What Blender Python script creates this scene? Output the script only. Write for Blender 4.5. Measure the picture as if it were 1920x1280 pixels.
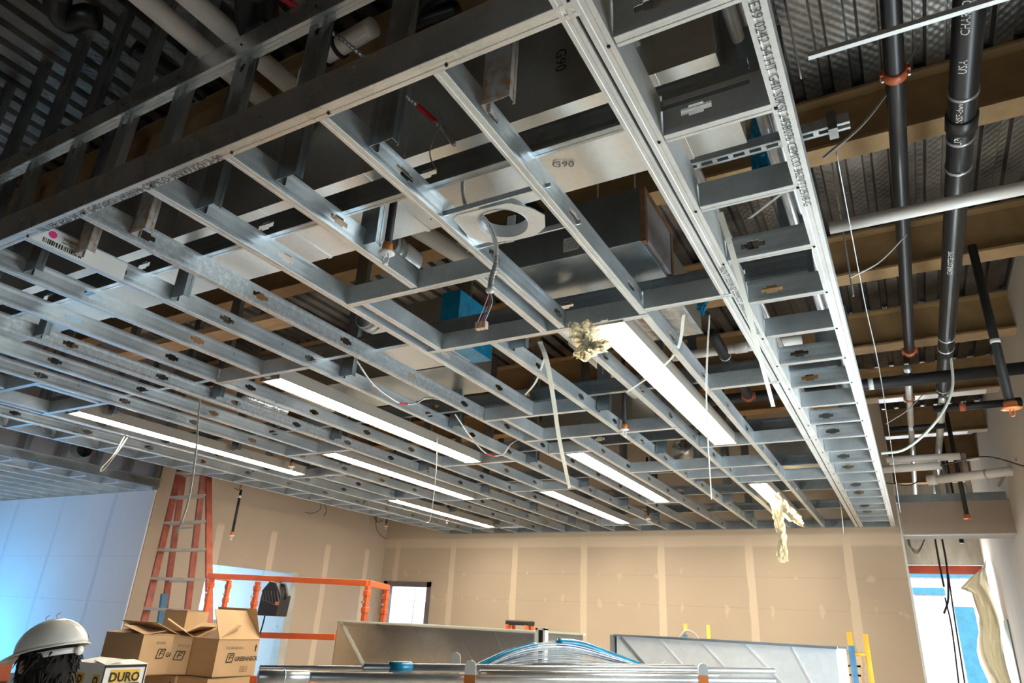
import bpy, bmesh, math, random
from mathutils import Vector, Matrix
random.seed(7)
for _o in list(bpy.data.objects): bpy.data.objects.remove(_o)
S = bpy.context.scene
COL = S.collection
V = Vector
# ------------------------------------------------------------------ camera, world, lights, exposure
CAM = V((0, 0, 1.62))
RT = V((0.87205592, 0.48676359, 0.0507906)); UP = V((0.1470143, -0.35953214, 0.92147894)); FW = V((-0.46680325, 0.79611422, 0.38509334))
FPX = 1266.63
cd = bpy.data.cameras.new('camera'); cam = bpy.data.objects.new('camera', cd); COL.objects.link(cam)
cd.sensor_width = 36; cd.lens = FPX * 36 / 1920; cd.clip_start = .05; cd.clip_end = 200
cam.matrix_world = Matrix(((RT.x, UP.x, -FW.x, CAM.x), (RT.y, UP.y, -FW.y, CAM.y), (RT.z, UP.z, -FW.z, CAM.z), (0, 0, 0, 1)))
S.camera = cam
S.view_settings.view_transform = 'Standard'; S.view_settings.look = 'None'
S.view_settings.gamma = 1; S.view_settings.use_curve_mapping = False
S.view_settings.exposure = 1.9
wd = bpy.data.worlds.new('world'); S.world = wd; wd.use_nodes = True
bg = wd.node_tree.nodes['Background']; bg.inputs[0].default_value = (.72, .86, 1, 1); bg.inputs[1].default_value = .55
def light(name, kind, loc, energy, color, size=None, direction=None):
    l = bpy.data.lights.new(name, kind); l.energy = energy; l.color = color
    o = bpy.data.objects.new(name, l); COL.objects.link(o); o.location = loc
    if kind == 'AREA': l.shape = 'RECTANGLE'; l.size, l.size_y = size
    if direction: o.rotation_euler = V(direction).to_track_quat('-Z', 'Y').to_euler()
    return o
sun = light('sun', 'SUN', (0, -10, 12), 1.1, (1, .96, .9), direction=(.25, 1, -.75)); sun.data.angle = .01
light('rear_fill_light', 'AREA', (-2.6, -4.9, 1.4), 2, (.80, .92, 1), (1.9, 2.1), (0, 1, -.05))  # added unseen fill light behind the camera
light('left_window_daylight', 'AREA', (-10.6, 1.4, 1.9), 13, (.82, .84, 1), (2.4, 1.3), (.0, 1, 0))
light('left_low_blue_fill', 'AREA', (-11.2, 3.9, .45), 22, (.04, .50, 1), (1.0, .6), (-.15, 1, .3))  # added unseen blue lamp near the floor, tinting the side room wall
light('right_fill_light', 'AREA', (1.08, 4.6, 1.5), 40, (.78, .92, 1), (3.6, 1.4), (-1, .12, .35))  # added unseen area light brightening the right-facing joist webs
light('side_room_daylight', 'AREA', (-12.9, 7.6, 1.3), 60, (.52, .80, 1), (2.2, 1.8), (1, -.1, 0))
light('hall_daylight', 'AREA', (.55, 14.7, 1.6), 45, (.86, .94, 1), (1.0, 2.6), (0, -1, .1))

def ray(px, py): return RT * ((px - 960) / FPX) - UP * ((py - 640) / FPX) + FW
def PZ(px, py, z): d = ray(px, py); return CAM + d * ((z - CAM.z) / d.z)
def PY(px, py, y): d = ray(px, py); return CAM + d * (y / d.y)
def PX(px, py, x): d = ray(px, py); return CAM + d * (x / d.x)
def PD(px, py, d): v = ray(px, py).normalized(); return CAM + v * d

# ------------------------------------------------------------------ materials
def newmat(name):
    m = bpy.data.materials.new(name); m.use_nodes = True; nt = m.node_tree
    return m, nt, nt.nodes['Principled BSDF']
def N(nt, t, **k):
    n = nt.nodes.new(t)
    for a, b in k.items():
        if a.startswith('i_'): n.inputs[int(a[2:])].default_value = b
        else: setattr(n, a, b)
    return n
def math_(nt, op, a, b=None):
    n = nt.nodes.new('ShaderNodeMath'); n.operation = op
    for i, v in enumerate((a, b)):
        if v is None: continue
        if isinstance(v, (int, float)): n.inputs[i].default_value = v
        else: nt.links.new(v, n.inputs[i])
    return n.outputs[0]
def mixc(nt, f, a, b):
    n = nt.nodes.new('ShaderNodeMix'); n.data_type = 'RGBA'
    for s, v in ((0, f), (6, a), (7, b)):
        if isinstance(v, (int, float)): n.inputs[s].default_value = v
        elif isinstance(v, tuple): n.inputs[s].default_value = (*v, 1)
        else: nt.links.new(v, n.inputs[s])
    return n.outputs[2]
def ramp(nt, f, a, b, lo=0., hi=1.):
    n = nt.nodes.new('ShaderNodeMapRange'); n.clamp = True
    nt.links.new(f, n.inputs[0]); n.inputs[1].default_value = a; n.inputs[2].default_value = b; n.inputs[3].default_value = lo; n.inputs[4].default_value = hi
    return n.outputs[0]
def mat(name, col, rough=.6, metal=0., var=.12, scale=6., bump=0., col2=None, stretch=None, **kw):
    m, nt, b = newmat(name)
    tc = N(nt, 'ShaderNodeTexCoord'); src = tc.outputs['Object']
    if stretch:
        mp = N(nt, 'ShaderNodeMapping'); mp.inputs['Scale'].default_value = stretch; nt.links.new(src, mp.inputs[0]); src = mp.outputs[0]
    no = N(nt, 'ShaderNodeTexNoise'); no.inputs['Scale'].default_value = scale; no.inputs['Detail'].default_value = 6; nt.links.new(src, no.inputs['Vector'])
    c2 = col2 or tuple(max(0, c * (1 - var * 2)) for c in col)
    f = ramp(nt, no.outputs[0], .3, .7)
    nt.links.new(mixc(nt, f, c2, col), b.inputs['Base Color'])
    b.inputs['Roughness'].default_value = rough; b.inputs['Metallic'].default_value = metal
    if bump:
        bm_ = N(nt, 'ShaderNodeBump'); bm_.inputs['Strength'].default_value = bump; bm_.inputs['Distance'].default_value = .004
        nt.links.new(no.outputs[0], bm_.inputs['Height']); nt.links.new(bm_.outputs[0], b.inputs['Normal'])
    for k, v in kw.items(): b.inputs[k.replace('_', ' ')].default_value = v
    return m
def galv(name, a, b_, metal=.85, rlo=.28, rhi=.5, scale=14., streak=True):
    m, nt, b = newmat(name)
    tc = N(nt, 'ShaderNodeTexCoord')
    vo = N(nt, 'ShaderNodeTexVoronoi'); vo.inputs['Scale'].default_value = scale * 6; nt.links.new(tc.outputs['Object'], vo.inputs['Vector'])
    no = N(nt, 'ShaderNodeTexNoise'); no.inputs['Scale'].default_value = scale * .35; no.inputs['Detail'].default_value = 5; nt.links.new(tc.outputs['Object'], no.inputs['Vector'])
    bw = N(nt, 'ShaderNodeSeparateColor'); nt.links.new(vo.outputs['Color'], bw.inputs[0])
    f = math_(nt, 'ADD', math_(nt, 'MULTIPLY', bw.outputs[0], .3), math_(nt, 'MULTIPLY', ramp(nt, no.outputs[0], .3, .7), .7))
    c = mixc(nt, f, a, b_)
    if streak:   # pale scuffs and rub marks in patches
        n2 = N(nt, 'ShaderNodeTexNoise'); n2.inputs['Scale'].default_value = 3.; n2.inputs['Detail'].default_value = 9; n2.inputs['Roughness'].default_value = .75; nt.links.new(tc.outputs['Object'], n2.inputs['Vector'])
        c = mixc(nt, ramp(nt, n2.outputs[0], .6, .72, 0, .35), c, (.75, .76, .74))
    nt.links.new(c, b.inputs['Base Color']); b.inputs['Metallic'].default_value = metal
    nt.links.new(ramp(nt, no.outputs[0], .3, .7, rlo, rhi), b.inputs['Roughness'])
    return m
M = {}
M['galv'] = galv('galvanized_stud', (.52, .57, .59), (.72, .77, .79), .72, .26, .42)
M['galv_pale'] = galv('galvanized_track', (.58, .60, .59), (.76, .77, .75), .6, .5, .65)
M['galv_track'] = galv('galvanized_bright_track', (.52, .56, .57), (.70, .73, .74), .93, .22, .36)
M['galv_dark'] = galv('galvanized_shaded', (.27, .31, .33), (.42, .46, .48), .95, .26, .42)  # same galvanized metal darkened; shade of the camera-facing webs is in the colour
M['duct'] = galv('duct_sheet', (.56, .57, .55), (.68, .68, .65), .96, .3, .45, 9., False)
M['duct_bright'] = galv('lit_duct_sheet', (.74, .78, .80), (.90, .93, .94), .45, .3, .45, 5., False)  # lighter copy of the duct sheet; the silver section's daylight is in the colour
M['deck'] = galv('roof_deck_steel', (.10, .10, .098), (.24, .235, .225), .8, .26, .5, 10.)
M['primer'] = mat('brown_primed_steel', (.37, .225, .095), .7, 0, .12, 9, .1)
M['redsteel'] = mat('red_primed_steel', (.42, .07, .03), .6)
M['black_iron'] = mat('black_cast_iron', (.010, .010, .011), .35, 0, .2, 20)
M['black_steel'] = mat('black_steel_pipe', (.014, .013, .013), .55, 0, .2, 20)
M['steelpipe'] = mat('silver_pipe', (.62, .63, .63), .3, .8, .1)
M['pvc'] = mat('white_pvc', (.86, .81, .75), .4, 0, .06, 5)
M['orange'] = mat('scaffold_orange', (.62, .11, .02), .42, 0, .08, 7)
M['orange_cap'] = mat('orange_fitting', (.72, .22, .05), .4)
M['coupling'] = mat('red_brown_coupling', (.50, .10, .03), .4)
M['ladder_red'] = mat('worn_orange_fiberglass', (.34, .085, .045), .5, 0, .25, 9, .1, col2=(.16, .035, .025))
M['alu'] = mat('aluminium_step', (.50, .44, .36), .5, .2)
M['yellow'] = mat('scaffold_yellow', (.72, .42, .04), .5)
M['blue_paint'] = mat('blue_paint', (.06, .2, .36), .5)
M['blue_plastic'] = mat('blue_film', (.01, .27, .48), .25, 0, .25, 14, .3)
M['white'] = mat('white_plastic', (.82, .82, .80), .4, 0, .04)
M['strap'] = mat('pale_plastic_strap', (.74, .76, .68), .4, 0, .05)
M['wire'] = mat('thin_steel_wire', (.50, .47, .42), .4, .4)
M['grey_cable'] = mat('grey_cable', (.40, .38, .35), .5)
M['darkwire'] = mat('dark_wire', (.05, .045, .04), .5)
M['cardboard'] = mat('cardboard', (.52, .34, .18), .8, 0, .07, 4, .05)
M['card_in'] = mat('cardboard_inside', (.42, .26, .13), .85, 0, .1, 4)
M['ink'] = mat('black_ink', (.015, .013, .012), .7)
M['inkgrey'] = mat('grey_ink', (.10, .10, .10), .7)
M['paper'] = mat('white_label_paper', (.80, .79, .75), .7, 0, .03)
M['yellow_ink'] = mat('yellow_ink', (.85, .52, .05), .6)
M['black_plastic'] = mat('black_plastic', (.014, .014, .015), .45)
M['black_rubber'] = mat('black_rubber', (.02, .02, .02), .7)
M['red'] = mat('red_plastic', (.62, .02, .03), .4)
M['pink'] = mat('pink_sticker', (.9, .03, .25), .6)
M['steel_frame'] = mat('grey_door_frame', (.16, .14, .15), .5, .1)
M['hat'] = mat('white_hard_hat', (.82, .81, .76), .22, 0, .03)
M['hair'] = mat('dark_hair', (.016, .012, .010), .85, 0, .3, 60, 1.)
M['skin'] = mat('skin', (.50, .28, .19), .5, 0, .06)
M['navy'] = mat('navy_cloth', (.025, .035, .06), .85, 0, .2, 20, .3)
M['vest'] = mat('orange_vest', (.85, .25, .03), .7)
M['concrete'] = mat('concrete_floor', (.66, .62, .56), .75, 0, .1, 1.2, .1)
m, nt, b = newmat('galvanized_rusty_foot'); tc = N(nt, 'ShaderNodeTexCoord'); sp = N(nt, 'ShaderNodeSeparateXYZ'); nt.links.new(tc.outputs['Object'], sp.inputs[0])
no = N(nt, 'ShaderNodeTexNoise'); no.inputs['Scale'].default_value = 30; no.inputs['Detail'].default_value = 8; nt.links.new(tc.outputs['Object'], no.inputs['Vector'])
nt.links.new(mixc(nt, math_(nt, 'MULTIPLY', ramp(nt, sp.outputs[0], .05, .32, 1, 0), ramp(nt, no.outputs[0], .38, .6)), (.45, .49, .51), (.40, .24, .11)), b.inputs['Base Color'])
nt.links.new(math_(nt, 'SUBTRACT', .95, math_(nt, 'MULTIPLY', ramp(nt, sp.outputs[0], .05, .32, 1, 0), .9)), b.inputs['Metallic']); b.inputs['Roughness'].default_value = .4; M['galv_rust'] = m
m, nt, b = newmat('galvanized_mottled'); tc = N(nt, 'ShaderNodeTexCoord'); no = N(nt, 'ShaderNodeTexNoise'); no.inputs['Scale'].default_value = 34; no.inputs['Detail'].default_value = 10; no.inputs['Roughness'].default_value = .85; nt.links.new(tc.outputs['Object'], no.inputs['Vector'])
nt.links.new(mixc(nt, ramp(nt, no.outputs[0], .46, .62), (.46, .49, .50), (.74, .76, .76)), b.inputs['Base Color']); b.inputs['Metallic'].default_value = .7; b.inputs['Roughness'].default_value = .4; M['galv_mottled'] = m
M['bronze'] = mat('rusty_steel', (.32, .17, .09), .7, .2, .2, 18, .4)
m, nt, b = newmat('translucent_sheeting'); tr = N(nt, 'ShaderNodeBsdfTranslucent'); tr.inputs[0].default_value = (.8, .72, .55, 1); b.inputs['Base Color'].default_value = (.80, .75, .64, 1); b.inputs['Roughness'].default_value = .5
mx = N(nt, 'ShaderNodeMixShader'); mx.inputs[0].default_value = .25; nt.links.new(b.outputs[0], mx.inputs[1]); nt.links.new(tr.outputs[0], mx.inputs[2]); nt.links.new(mx.outputs[0], nt.nodes['Material Output'].inputs[0]); M['sheeting'] = m
M['insul'] = mat('foil_backed_insulation', (.42, .40, .42), .6, .2, .12, 14, .5)
M['foil'] = mat('crinkled_foil', (.72, .70, .66), .25, .85, .15, 22, 1.)
M['wood'] = mat('plywood', (.62, .40, .22), .8, 0, .15, 3, .1, stretch=(1, 8, 8))
M['socket'] = mat('beige_connector', (.85, .62, .45), .5)
m, nt, b = newmat('lamp_lens'); b.inputs['Base Color'].default_value = (1, 1, 1, 1); b.inputs['Emission Color'].default_value = (1, .88, .70, 1); b.inputs['Emission Strength'].default_value = 15.; M['lens'] = m
M['trough'] = mat('grey_enamel_reflector', (.34, .30, .25), .45, .1, .03)  # enamel colour lowered so the glowing lens does not burn it out
m, nt, b = newmat('crumpled_film'); b.inputs['Base Color'].default_value = (.90, .86, .68, 1); b.inputs['Roughness'].default_value = .25; b.inputs['Transmission Weight'].default_value = .35; b.inputs['Alpha'].default_value = .8
no = N(nt, 'ShaderNodeTexNoise'); no.inputs['Scale'].default_value = 22; no.inputs['Detail'].default_value = 8
bp = N(nt, 'ShaderNodeBump'); bp.inputs['Strength'].default_value = 1; bp.inputs['Distance'].default_value = .02; nt.links.new(no.outputs[0], bp.inputs['Height']); nt.links.new(bp.outputs[0], b.inputs['Normal']); 
tr = N(nt, 'ShaderNodeBsdfTranslucent'); tr.inputs[0].default_value = (1, .95, .76, 1); b.inputs['Base Color'].default_value = (.78, .74, .58, 1)
mx = N(nt, 'ShaderNodeMixShader'); mx.inputs[0].default_value = .22; nt.links.new(b.outputs[0], mx.inputs[1]); nt.links.new(tr.outputs[0], mx.inputs[2]); nt.links.new(mx.outputs[0], nt.nodes['Material Output'].inputs[0]); M['film'] = m
m, nt, b = newmat('window_glass'); b.inputs['Base Color'].default_value = (.9, .96, 1, 1); b.inputs['Roughness'].default_value = .02; b.inputs['Transmission Weight'].default_value = 1.; b.inputs['IOR'].default_value = 1.1; M['glass'] = m

def drywall(name, base, mud, seams, axis, rows, wob=.012, half=.045, top=None, spots=True):
    """paper-faced board with taped and mudded joints, screw spots in rows"""
    m, nt, b = newmat(name)
    tc = N(nt, 'ShaderNodeTexCoord'); sp = N(nt, 'ShaderNodeSeparateXYZ'); nt.links.new(tc.outputs['Object'], sp.inputs[0])
    u = sp.outputs[0 if axis == 'x' else 1]; z = sp.outputs[2]
    no = N(nt, 'ShaderNodeTexNoise'); no.inputs['Scale'].default_value = 2.5; no.inputs['Detail'].default_value = 5; nt.links.new(tc.outputs['Object'], no.inputs['Vector'])
    wobble = math_(nt, 'MULTIPLY', math_(nt, 'SUBTRACT', no.outputs[0], .5), wob * 10)
    n9 = N(nt, 'ShaderNodeTexNoise'); n9.inputs['Scale'].default_value = 7.; nt.links.new(tc.outputs['Object'], n9.inputs['Vector'])
    uw = math_(nt, 'ADD', u, math_(nt, 'MULTIPLY', wobble, .35))
    tot = None
    for s, zt in seams:
        d = math_(nt, 'ABSOLUTE', math_(nt, 'SUBTRACT', uw, s))
        f = ramp(nt, math_(nt, 'ADD', d, math_(nt, 'MULTIPLY', wobble, -.25)), half, half + .012, 1, 0)
        f = math_(nt, 'MULTIPLY', f, ramp(nt, z, zt, zt + .05, 1, 0))
        tot = f if tot is None else math_(nt, 'MAXIMUM', tot, f)
    for r in rows:
        d = math_(nt, 'ABSOLUTE', math_(nt, 'SUBTRACT', math_(nt, 'ADD', z, math_(nt, 'MULTIPLY', wobble, .1)), r))
        if spots:
            cu = math_(nt, 'ABSOLUTE', math_(nt, 'SUBTRACT', math_(nt, 'FRACT', math_(nt, 'DIVIDE', math_(nt, 'ADD', u, math_(nt, 'MULTIPLY', wobble, 1.2)), .30)), .5))
            e = math_(nt, 'ADD', math_(nt, 'MULTIPLY', cu, .7), math_(nt, 'ADD', math_(nt, 'MULTIPLY', d, 1.2), math_(nt, 'MULTIPLY', math_(nt, 'SUBTRACT', n9.outputs[0], .42), .8)))
            f = ramp(nt, math_(nt, 'ADD', e, wobble), .05, .10, .5, 0)
            tot = f if tot is None else math_(nt, 'MAXIMUM', tot, f)
    if top:
        d = math_(nt, 'ABSOLUTE', math_(nt, 'SUBTRACT', math_(nt, 'ADD', z, math_(nt, 'MULTIPLY', wobble, .3)), top)); f = ramp(nt, d, .06, .09, .8, 0)
        tot = f if tot is None else math_(nt, 'MAXIMUM', tot, f)
    n3 = N(nt, 'ShaderNodeTexNoise'); n3.inputs['Scale'].default_value = .9; n3.inputs['Detail'].default_value = 7; nt.links.new(tc.outputs['Object'], n3.inputs['Vector'])
    c = mixc(nt, ramp(nt, n3.outputs[0], .3, .7), tuple(v * .9 for v in base), base)
    # the thin bare joint line between boards
    for r in rows:
        d = math_(nt, 'ABSOLUTE', math_(nt, 'SUBTRACT', z, r)); c = mixc(nt, ramp(nt, d, .002, .005, .2, 0), c, (.16, .12, .09))
    if tot is not None: c = mixc(nt, tot, c, mud)
    nt.links.new(c, b.inputs['Base Color']); b.inputs['Roughness'].default_value = .85
    return m
bseams = [(x, 2.86) for x in (-7.88, -6.70, -5.51, -4.31, -3.11, -1.89, -.68)]
M['dw_back'] = drywall('board_back_wall', (.47, .38, .285), (.585, .485, .365), bseams, 'x', (2.36, 1.97), top=2.83)
M['dw_left'] = drywall('board_left_wall', (.46, .37, .29), (.60, .49, .38), [(6.35, 2.65), (7.3, 2.68), (8.45, 2.62), (9.4, 2.65)], 'y', (), half=.05)
M['dw_blue'] = drywall('board_side_wall', (.68, .69, .72), (.56, .58, .63), [(-11.4, 3), (-10.2, 3), (-9.0, 3)], 'x', (2.15, 1.62), half=.03)
M['dw_plain'] = mat('plain_board', (.40, .32, .26), .85, 0, .06, 2)
M['dw_grey'] = mat('grey_board', (.38, .36, .38), .85, 0, .06, 2)
M['dw_right'] = drywall('board_right_wall', (.60, .55, .47), (.50, .45, .38), [(y, 2.7) for y in (10.4, 11., 11.6, 12.2, 12.8, 13.4, 14.)], 'y', (), half=.014)
m, nt, b = newmat('painted_block'); tc = N(nt, 'ShaderNodeTexCoord'); mp = N(nt, 'ShaderNodeMapping'); mp.inputs['Rotation'].default_value = (math.pi / 2, 0, 0); nt.links.new(tc.outputs['Object'], mp.inputs[0])
br = N(nt, 'ShaderNodeTexBrick'); nt.links.new(mp.outputs[0], br.inputs[0]); br.inputs['Color1'].default_value = (.86, .85, .84, 1); br.inputs['Color2'].default_value = (.80, .80, .79, 1); br.inputs['Mortar'].default_value = (.6, .6, .6, 1); br.inputs['Scale'].default_value = 2.4; nt.links.new(br.outputs[0], b.inputs[0]); b.inputs['Roughness'].default_value = .8; M['block'] = m

# ------------------------------------------------------------------ mesh helpers
class MB:
    def __init__(s): s.v = []; s.f = []
    def add(s, vs, fs):
        n = len(s.v); s.v += [tuple(v) for v in vs]; s.f += [tuple(n + i for i in f) for f in fs]; return s
    def box(s, x0, x1, y0, y1, z0, z1):
        vs = [(x, y, z) for z in (z0, z1) for y in (y0, y1) for x in (x0, x1)]
        return s.add(vs, [(0, 2, 3, 1), (4, 5, 7, 6), (0, 1, 5, 4), (2, 6, 7, 3), (0, 4, 6, 2), (1, 3, 7, 5)])
    def bar(s, a, b, w, h, up=(0, 0, 1)):
        a, b = V(a), V(b); d = (b - a).normalized(); u = V(up)
        if abs(d.dot(u)) > .98: u = V((0, 1, 0))
        r = d.cross(u).normalized() * (w / 2); t = r.cross(d).normalized() * (h / 2)
        vs = [p + i * r + j * t for p in (a, b) for i, j in ((-1, -1), (1, -1), (1, 1), (-1, 1))]
        return s.add(vs, [(0, 1, 2, 3), (7, 6, 5, 4), (0, 4, 5, 1), (1, 5, 6, 2), (2, 6, 7, 3), (3, 7, 4, 0)])
    def tube(s, pts, r, n=10, cap=True):
        pts = [V(p) for p in pts]; rs = r if isinstance(r, (list, tuple)) else [r] * len(pts)
        ref = None; rings = []; base = len(s.v)
        for i, p in enumerate(pts):
            d = (pts[min(i + 1, len(pts) - 1)] - pts[max(i - 1, 0)])
            d = d.normalized() if d.length > 1e-9 else V((0, 0, 1))
            if ref is None: ref = V((0, 0, 1)) if abs(d.z) < .9 else V((1, 0, 0))
            a = (ref - d * ref.dot(d)).normalized(); b_ = d.cross(a); ref = a
            for k in range(n):
                t = 2 * math.pi * k / n; s.v.append(tuple(p + (a * math.cos(t) + b_ * math.sin(t)) * rs[i]))
        for i in range(len(pts) - 1):
            for k in range(n):
                q = base + i * n; s.f.append((q + k, q + (k + 1) % n, q + n + (k + 1) % n, q + n + k))
        if cap:
            s.f.append(tuple(base + k for k in range(n))[::-1]); s.f.append(tuple(base + (len(pts) - 1) * n + k for k in range(n)))
        return s
    def prism(s, poly, d):   # polygon points extruded by vector d
        n = len(poly); d = V(d); s.add([V(p) for p in poly] + [V(p) + d for p in poly], [tuple(range(n))[::-1], tuple(range(n, 2 * n))] + [(i, (i + 1) % n, n + (i + 1) % n, n + i) for i in range(n)]); return s
    def ball(s, c, rx, ry=None, rz=None, n=16, m=10, fn=None):
        ry = ry or rx; rz = rz or rx; c = V(c); base = len(s.v)
        for j in range(m + 1):
            ph = math.pi * j / m
            for i in range(n):
                th = 2 * math.pi * i / n; d = V((math.sin(ph) * math.cos(th), math.sin(ph) * math.sin(th), math.cos(ph))); k = fn(d) if fn else 1
                s.v.append(tuple(c + V((d.x * rx, d.y * ry, d.z * rz)) * k))
        for j in range(m):
            for i in range(n):
                a = base + j * n; s.f.append((a + i, a + n + i, a + n + (i + 1) % n, a + (i + 1) % n))
        return s
    def mesh(s, name, material, smooth=False):
        me = bpy.data.meshes.new(name); me.from_pydata(s.v, [], s.f); me.update()
        for mm in (material if isinstance(material, list) else [material]): me.materials.append(M[mm] if isinstance(mm, str) else mm)
        if smooth: me.polygons.foreach_set('use_smooth', [True] * len(me.polygons))
        return me
    def build(s, name, material, parent=None, smooth=False, bevel=0):
        o = bpy.data.objects.new(name, s.mesh(name, material, smooth)); COL.objects.link(o)
        if parent: o.parent = parent
        if bevel:
            bv = o.modifiers.new('bevel', 'BEVEL'); bv.width = bevel; bv.segments = 2
        return o
def tag(o, label, cat, group=None, kind=None):
    if label: o['label'] = label
    if cat: o['category'] = cat
    if group: o['group'] = group
    if kind: o['kind'] = kind
    return o
def empty(name, loc, label, cat, group=None, rz=0, kind=None):
    o = bpy.data.objects.new(name, None); COL.objects.link(o); o.location = loc; o.rotation_euler = (0, 0, rz); o.empty_display_size = .1
    return tag(o, label, cat, group, kind)
def put(mesh_, name, parent=None, loc=(0, 0, 0), rot=None):
    o = bpy.data.objects.new(name, mesh_); COL.objects.link(o); o.location = loc
    if rot is not None: o.rotation_euler = rot
    if parent: o.parent = parent
    return o
def struct(name, mb, material, **k): o = mb.build(name, material, **k); o['kind'] = 'structure'; return o
def solid(o, t=.0015, off=0):
    s_ = o.modifiers.new('sheet', 'SOLIDIFY'); s_.thickness = t; s_.offset = off; return o
def arc(pts, n=24):   # Catmull-Rom through points
    pts = [V(p) for p in pts]; P_ = [pts[0] * 2 - pts[1]] + pts + [pts[-1] * 2 - pts[-2]]; out = []
    for i in range(1, len(P_) - 2):
        k = max(2, n // (len(pts) - 1))
        for j in range(k):
            t = j / k; a, b_, c, d = P_[i - 1:i + 3]
            out.append(.5 * ((2 * b_) + (c - a) * t + (2 * a - 5 * b_ + 4 * c - d) * t * t + (3 * b_ - a - 3 * c + d) * t ** 3))
    out.append(pts[-1]); return out
_fonts = {}
def text(s, size, org, xd, yd, material, name='lettering', parent=None, align='LEFT', wrap=None, bold=.0):
    cu = bpy.data.curves.new('lettering', 'FONT'); cu.body = s; cu.size = size; cu.align_x = align; cu.resolution_u = 2; cu.offset = bold
    ob = bpy.data.objects.new('tmp', cu); me = bpy.data.meshes.new_from_object(ob); bpy.data.objects.remove(ob)
    xd, yd, org = V(xd).normalized(), V(yd).normalized(), V(org)
    for v in me.vertices:
        if wrap: v.co = wrap(v.co.x, v.co.y)
        else: v.co = org + xd * v.co.x + yd * v.co.y
    me.materials.clear(); me.materials.append(M[material])
    o = bpy.data.objects.new(name, me); COL.objects.link(o)
    if parent: o.parent = parent; o.matrix_parent_inverse = parent.matrix_world.inverted() if parent.type != 'EMPTY' else Matrix.Translation(-V(parent.location))
    return o
def inv(parent): return Matrix.LocRotScale(parent.location, parent.rotation_euler, None).inverted()
def wpart(mb, name, material, parent, smooth=False, bevel=0):   # part given in world coordinates
    o = mb.build(name, material, None, smooth, bevel); o.parent = parent; o.matrix_parent_inverse = inv(parent); return o

# cold-formed channel: runs along +x from 0 to L, web in the plane y=0, flanges go to +y, bottom flange at z=0
_cache = {}
def channel(L, h=.092, fl=.035, lip=.009, knock=True, material='galv', k0=.30, pitch=.61):
    key = (round(L, 3), h, fl, lip, knock, material, k0, pitch)
    if key in _cache: return _cache[key]
    v = []; f = []; idx = {}
    def P(x, y, z):
        k = (round(x, 5), round(y, 5), round(z, 5))
        if k not in idx: idx[k] = len(v); v.append(k)
        return idx[k]
    def quad(a, b, c, d): f.append((P(*a), P(*b), P(*c), P(*d)))
    xs = [0.]; holes = []
    c = k0
    while knock and c + .08 < L:
        xs += [c - .045, c - .022, c + .022, c + .045]; holes.append(c); c += pitch
    xs.append(L); zm = h / 2
    zs = [0, h * .12, zm - .019, zm - .011, zm + .011, zm + .019, h * .88, h] if knock else [0, h * .12, h * .88, h]
    rib = [0, .0, .0015, .0015, .0015, .0015, .0, 0] if knock else [0, 0, 0, 0]
    for i in range(len(xs) - 1):
        a, b_ = xs[i], xs[i + 1]; mid = (a + b_) / 2; hc = min((abs(mid - q) for q in holes), default=9)
        for j in range(len(zs) - 1):
            zc = abs((zs[j] + zs[j + 1]) / 2 - zm)
            if knock and ((hc < .022 and zc < .019) or (hc < .045 and zc < .011)): continue
            quad((a, rib[j], zs[j]), (b_, rib[j], zs[j]), (b_, rib[j + 1], zs[j + 1]), (a, rib[j + 1], zs[j + 1]))
        ys = [0, fl * .3, fl * .36, fl * .64, fl * .7, fl]; dz = [0, 0, .0012, .0012, 0, 0]
        for k in range(5):
            quad((a, ys[k], dz[k]), (b_, ys[k], dz[k]), (b_, ys[k + 1], dz[k + 1]), (a, ys[k + 1], dz[k + 1]))
        quad((a, 0, h), (b_, 0, h), (b_, fl, h), (a, fl, h))
        if lip:
            quad((a, fl, 0), (b_, fl, 0), (b_, fl, lip), (a, fl, lip)); quad((a, fl, h), (b_, fl, h), (b_, fl, h - lip), (a, fl, h - lip))
    me = bpy.data.meshes.new('channel'); me.from_pydata(v, [], f); me.update(); me.materials.append(M[material]); _cache[key] = me
    return me
def member(name, a, b_, label, cat, group=None, flip=False, parent=None, **k):
    """a-b horizontal run along x or y at bottom-flange height; flip puts the flanges on the other side"""
    a, b_ = V(a), V(b_); L = (b_ - a).length; d = b_ - a
    o = put(channel(L, **k), name, parent, a, (0, 0, math.atan2(d.y, d.x)))
    if flip: o.scale = (1, -1, 1)
    solid(o); 
    if label: tag(o, label, cat, group)
    return o
def hanger(name, x, y, z0, z1, label, group, flip=False, rz=0, h=.092, **k):   # vertical stud, web in xz plane facing -y
    o = put(channel(z1 - z0, h=h, **k), name, None, (x + h / 2, y, z0), None)
    o.rotation_euler = (0, -math.pi / 2, rz)
    solid(o); return tag(o, label, 'hanger stud', group)
ORD = ['first', 'second', 'third', 'fourth', 'fifth', 'sixth', 'seventh', 'eighth', 'ninth', 'tenth', 'eleventh', 'twelfth', 'thirteenth', 'fourteenth', 'fifteenth', 'sixteenth', 'seventeenth', 'eighteenth', 'nineteenth', 'twentieth', 'twenty-first', 'twenty-second']

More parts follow.
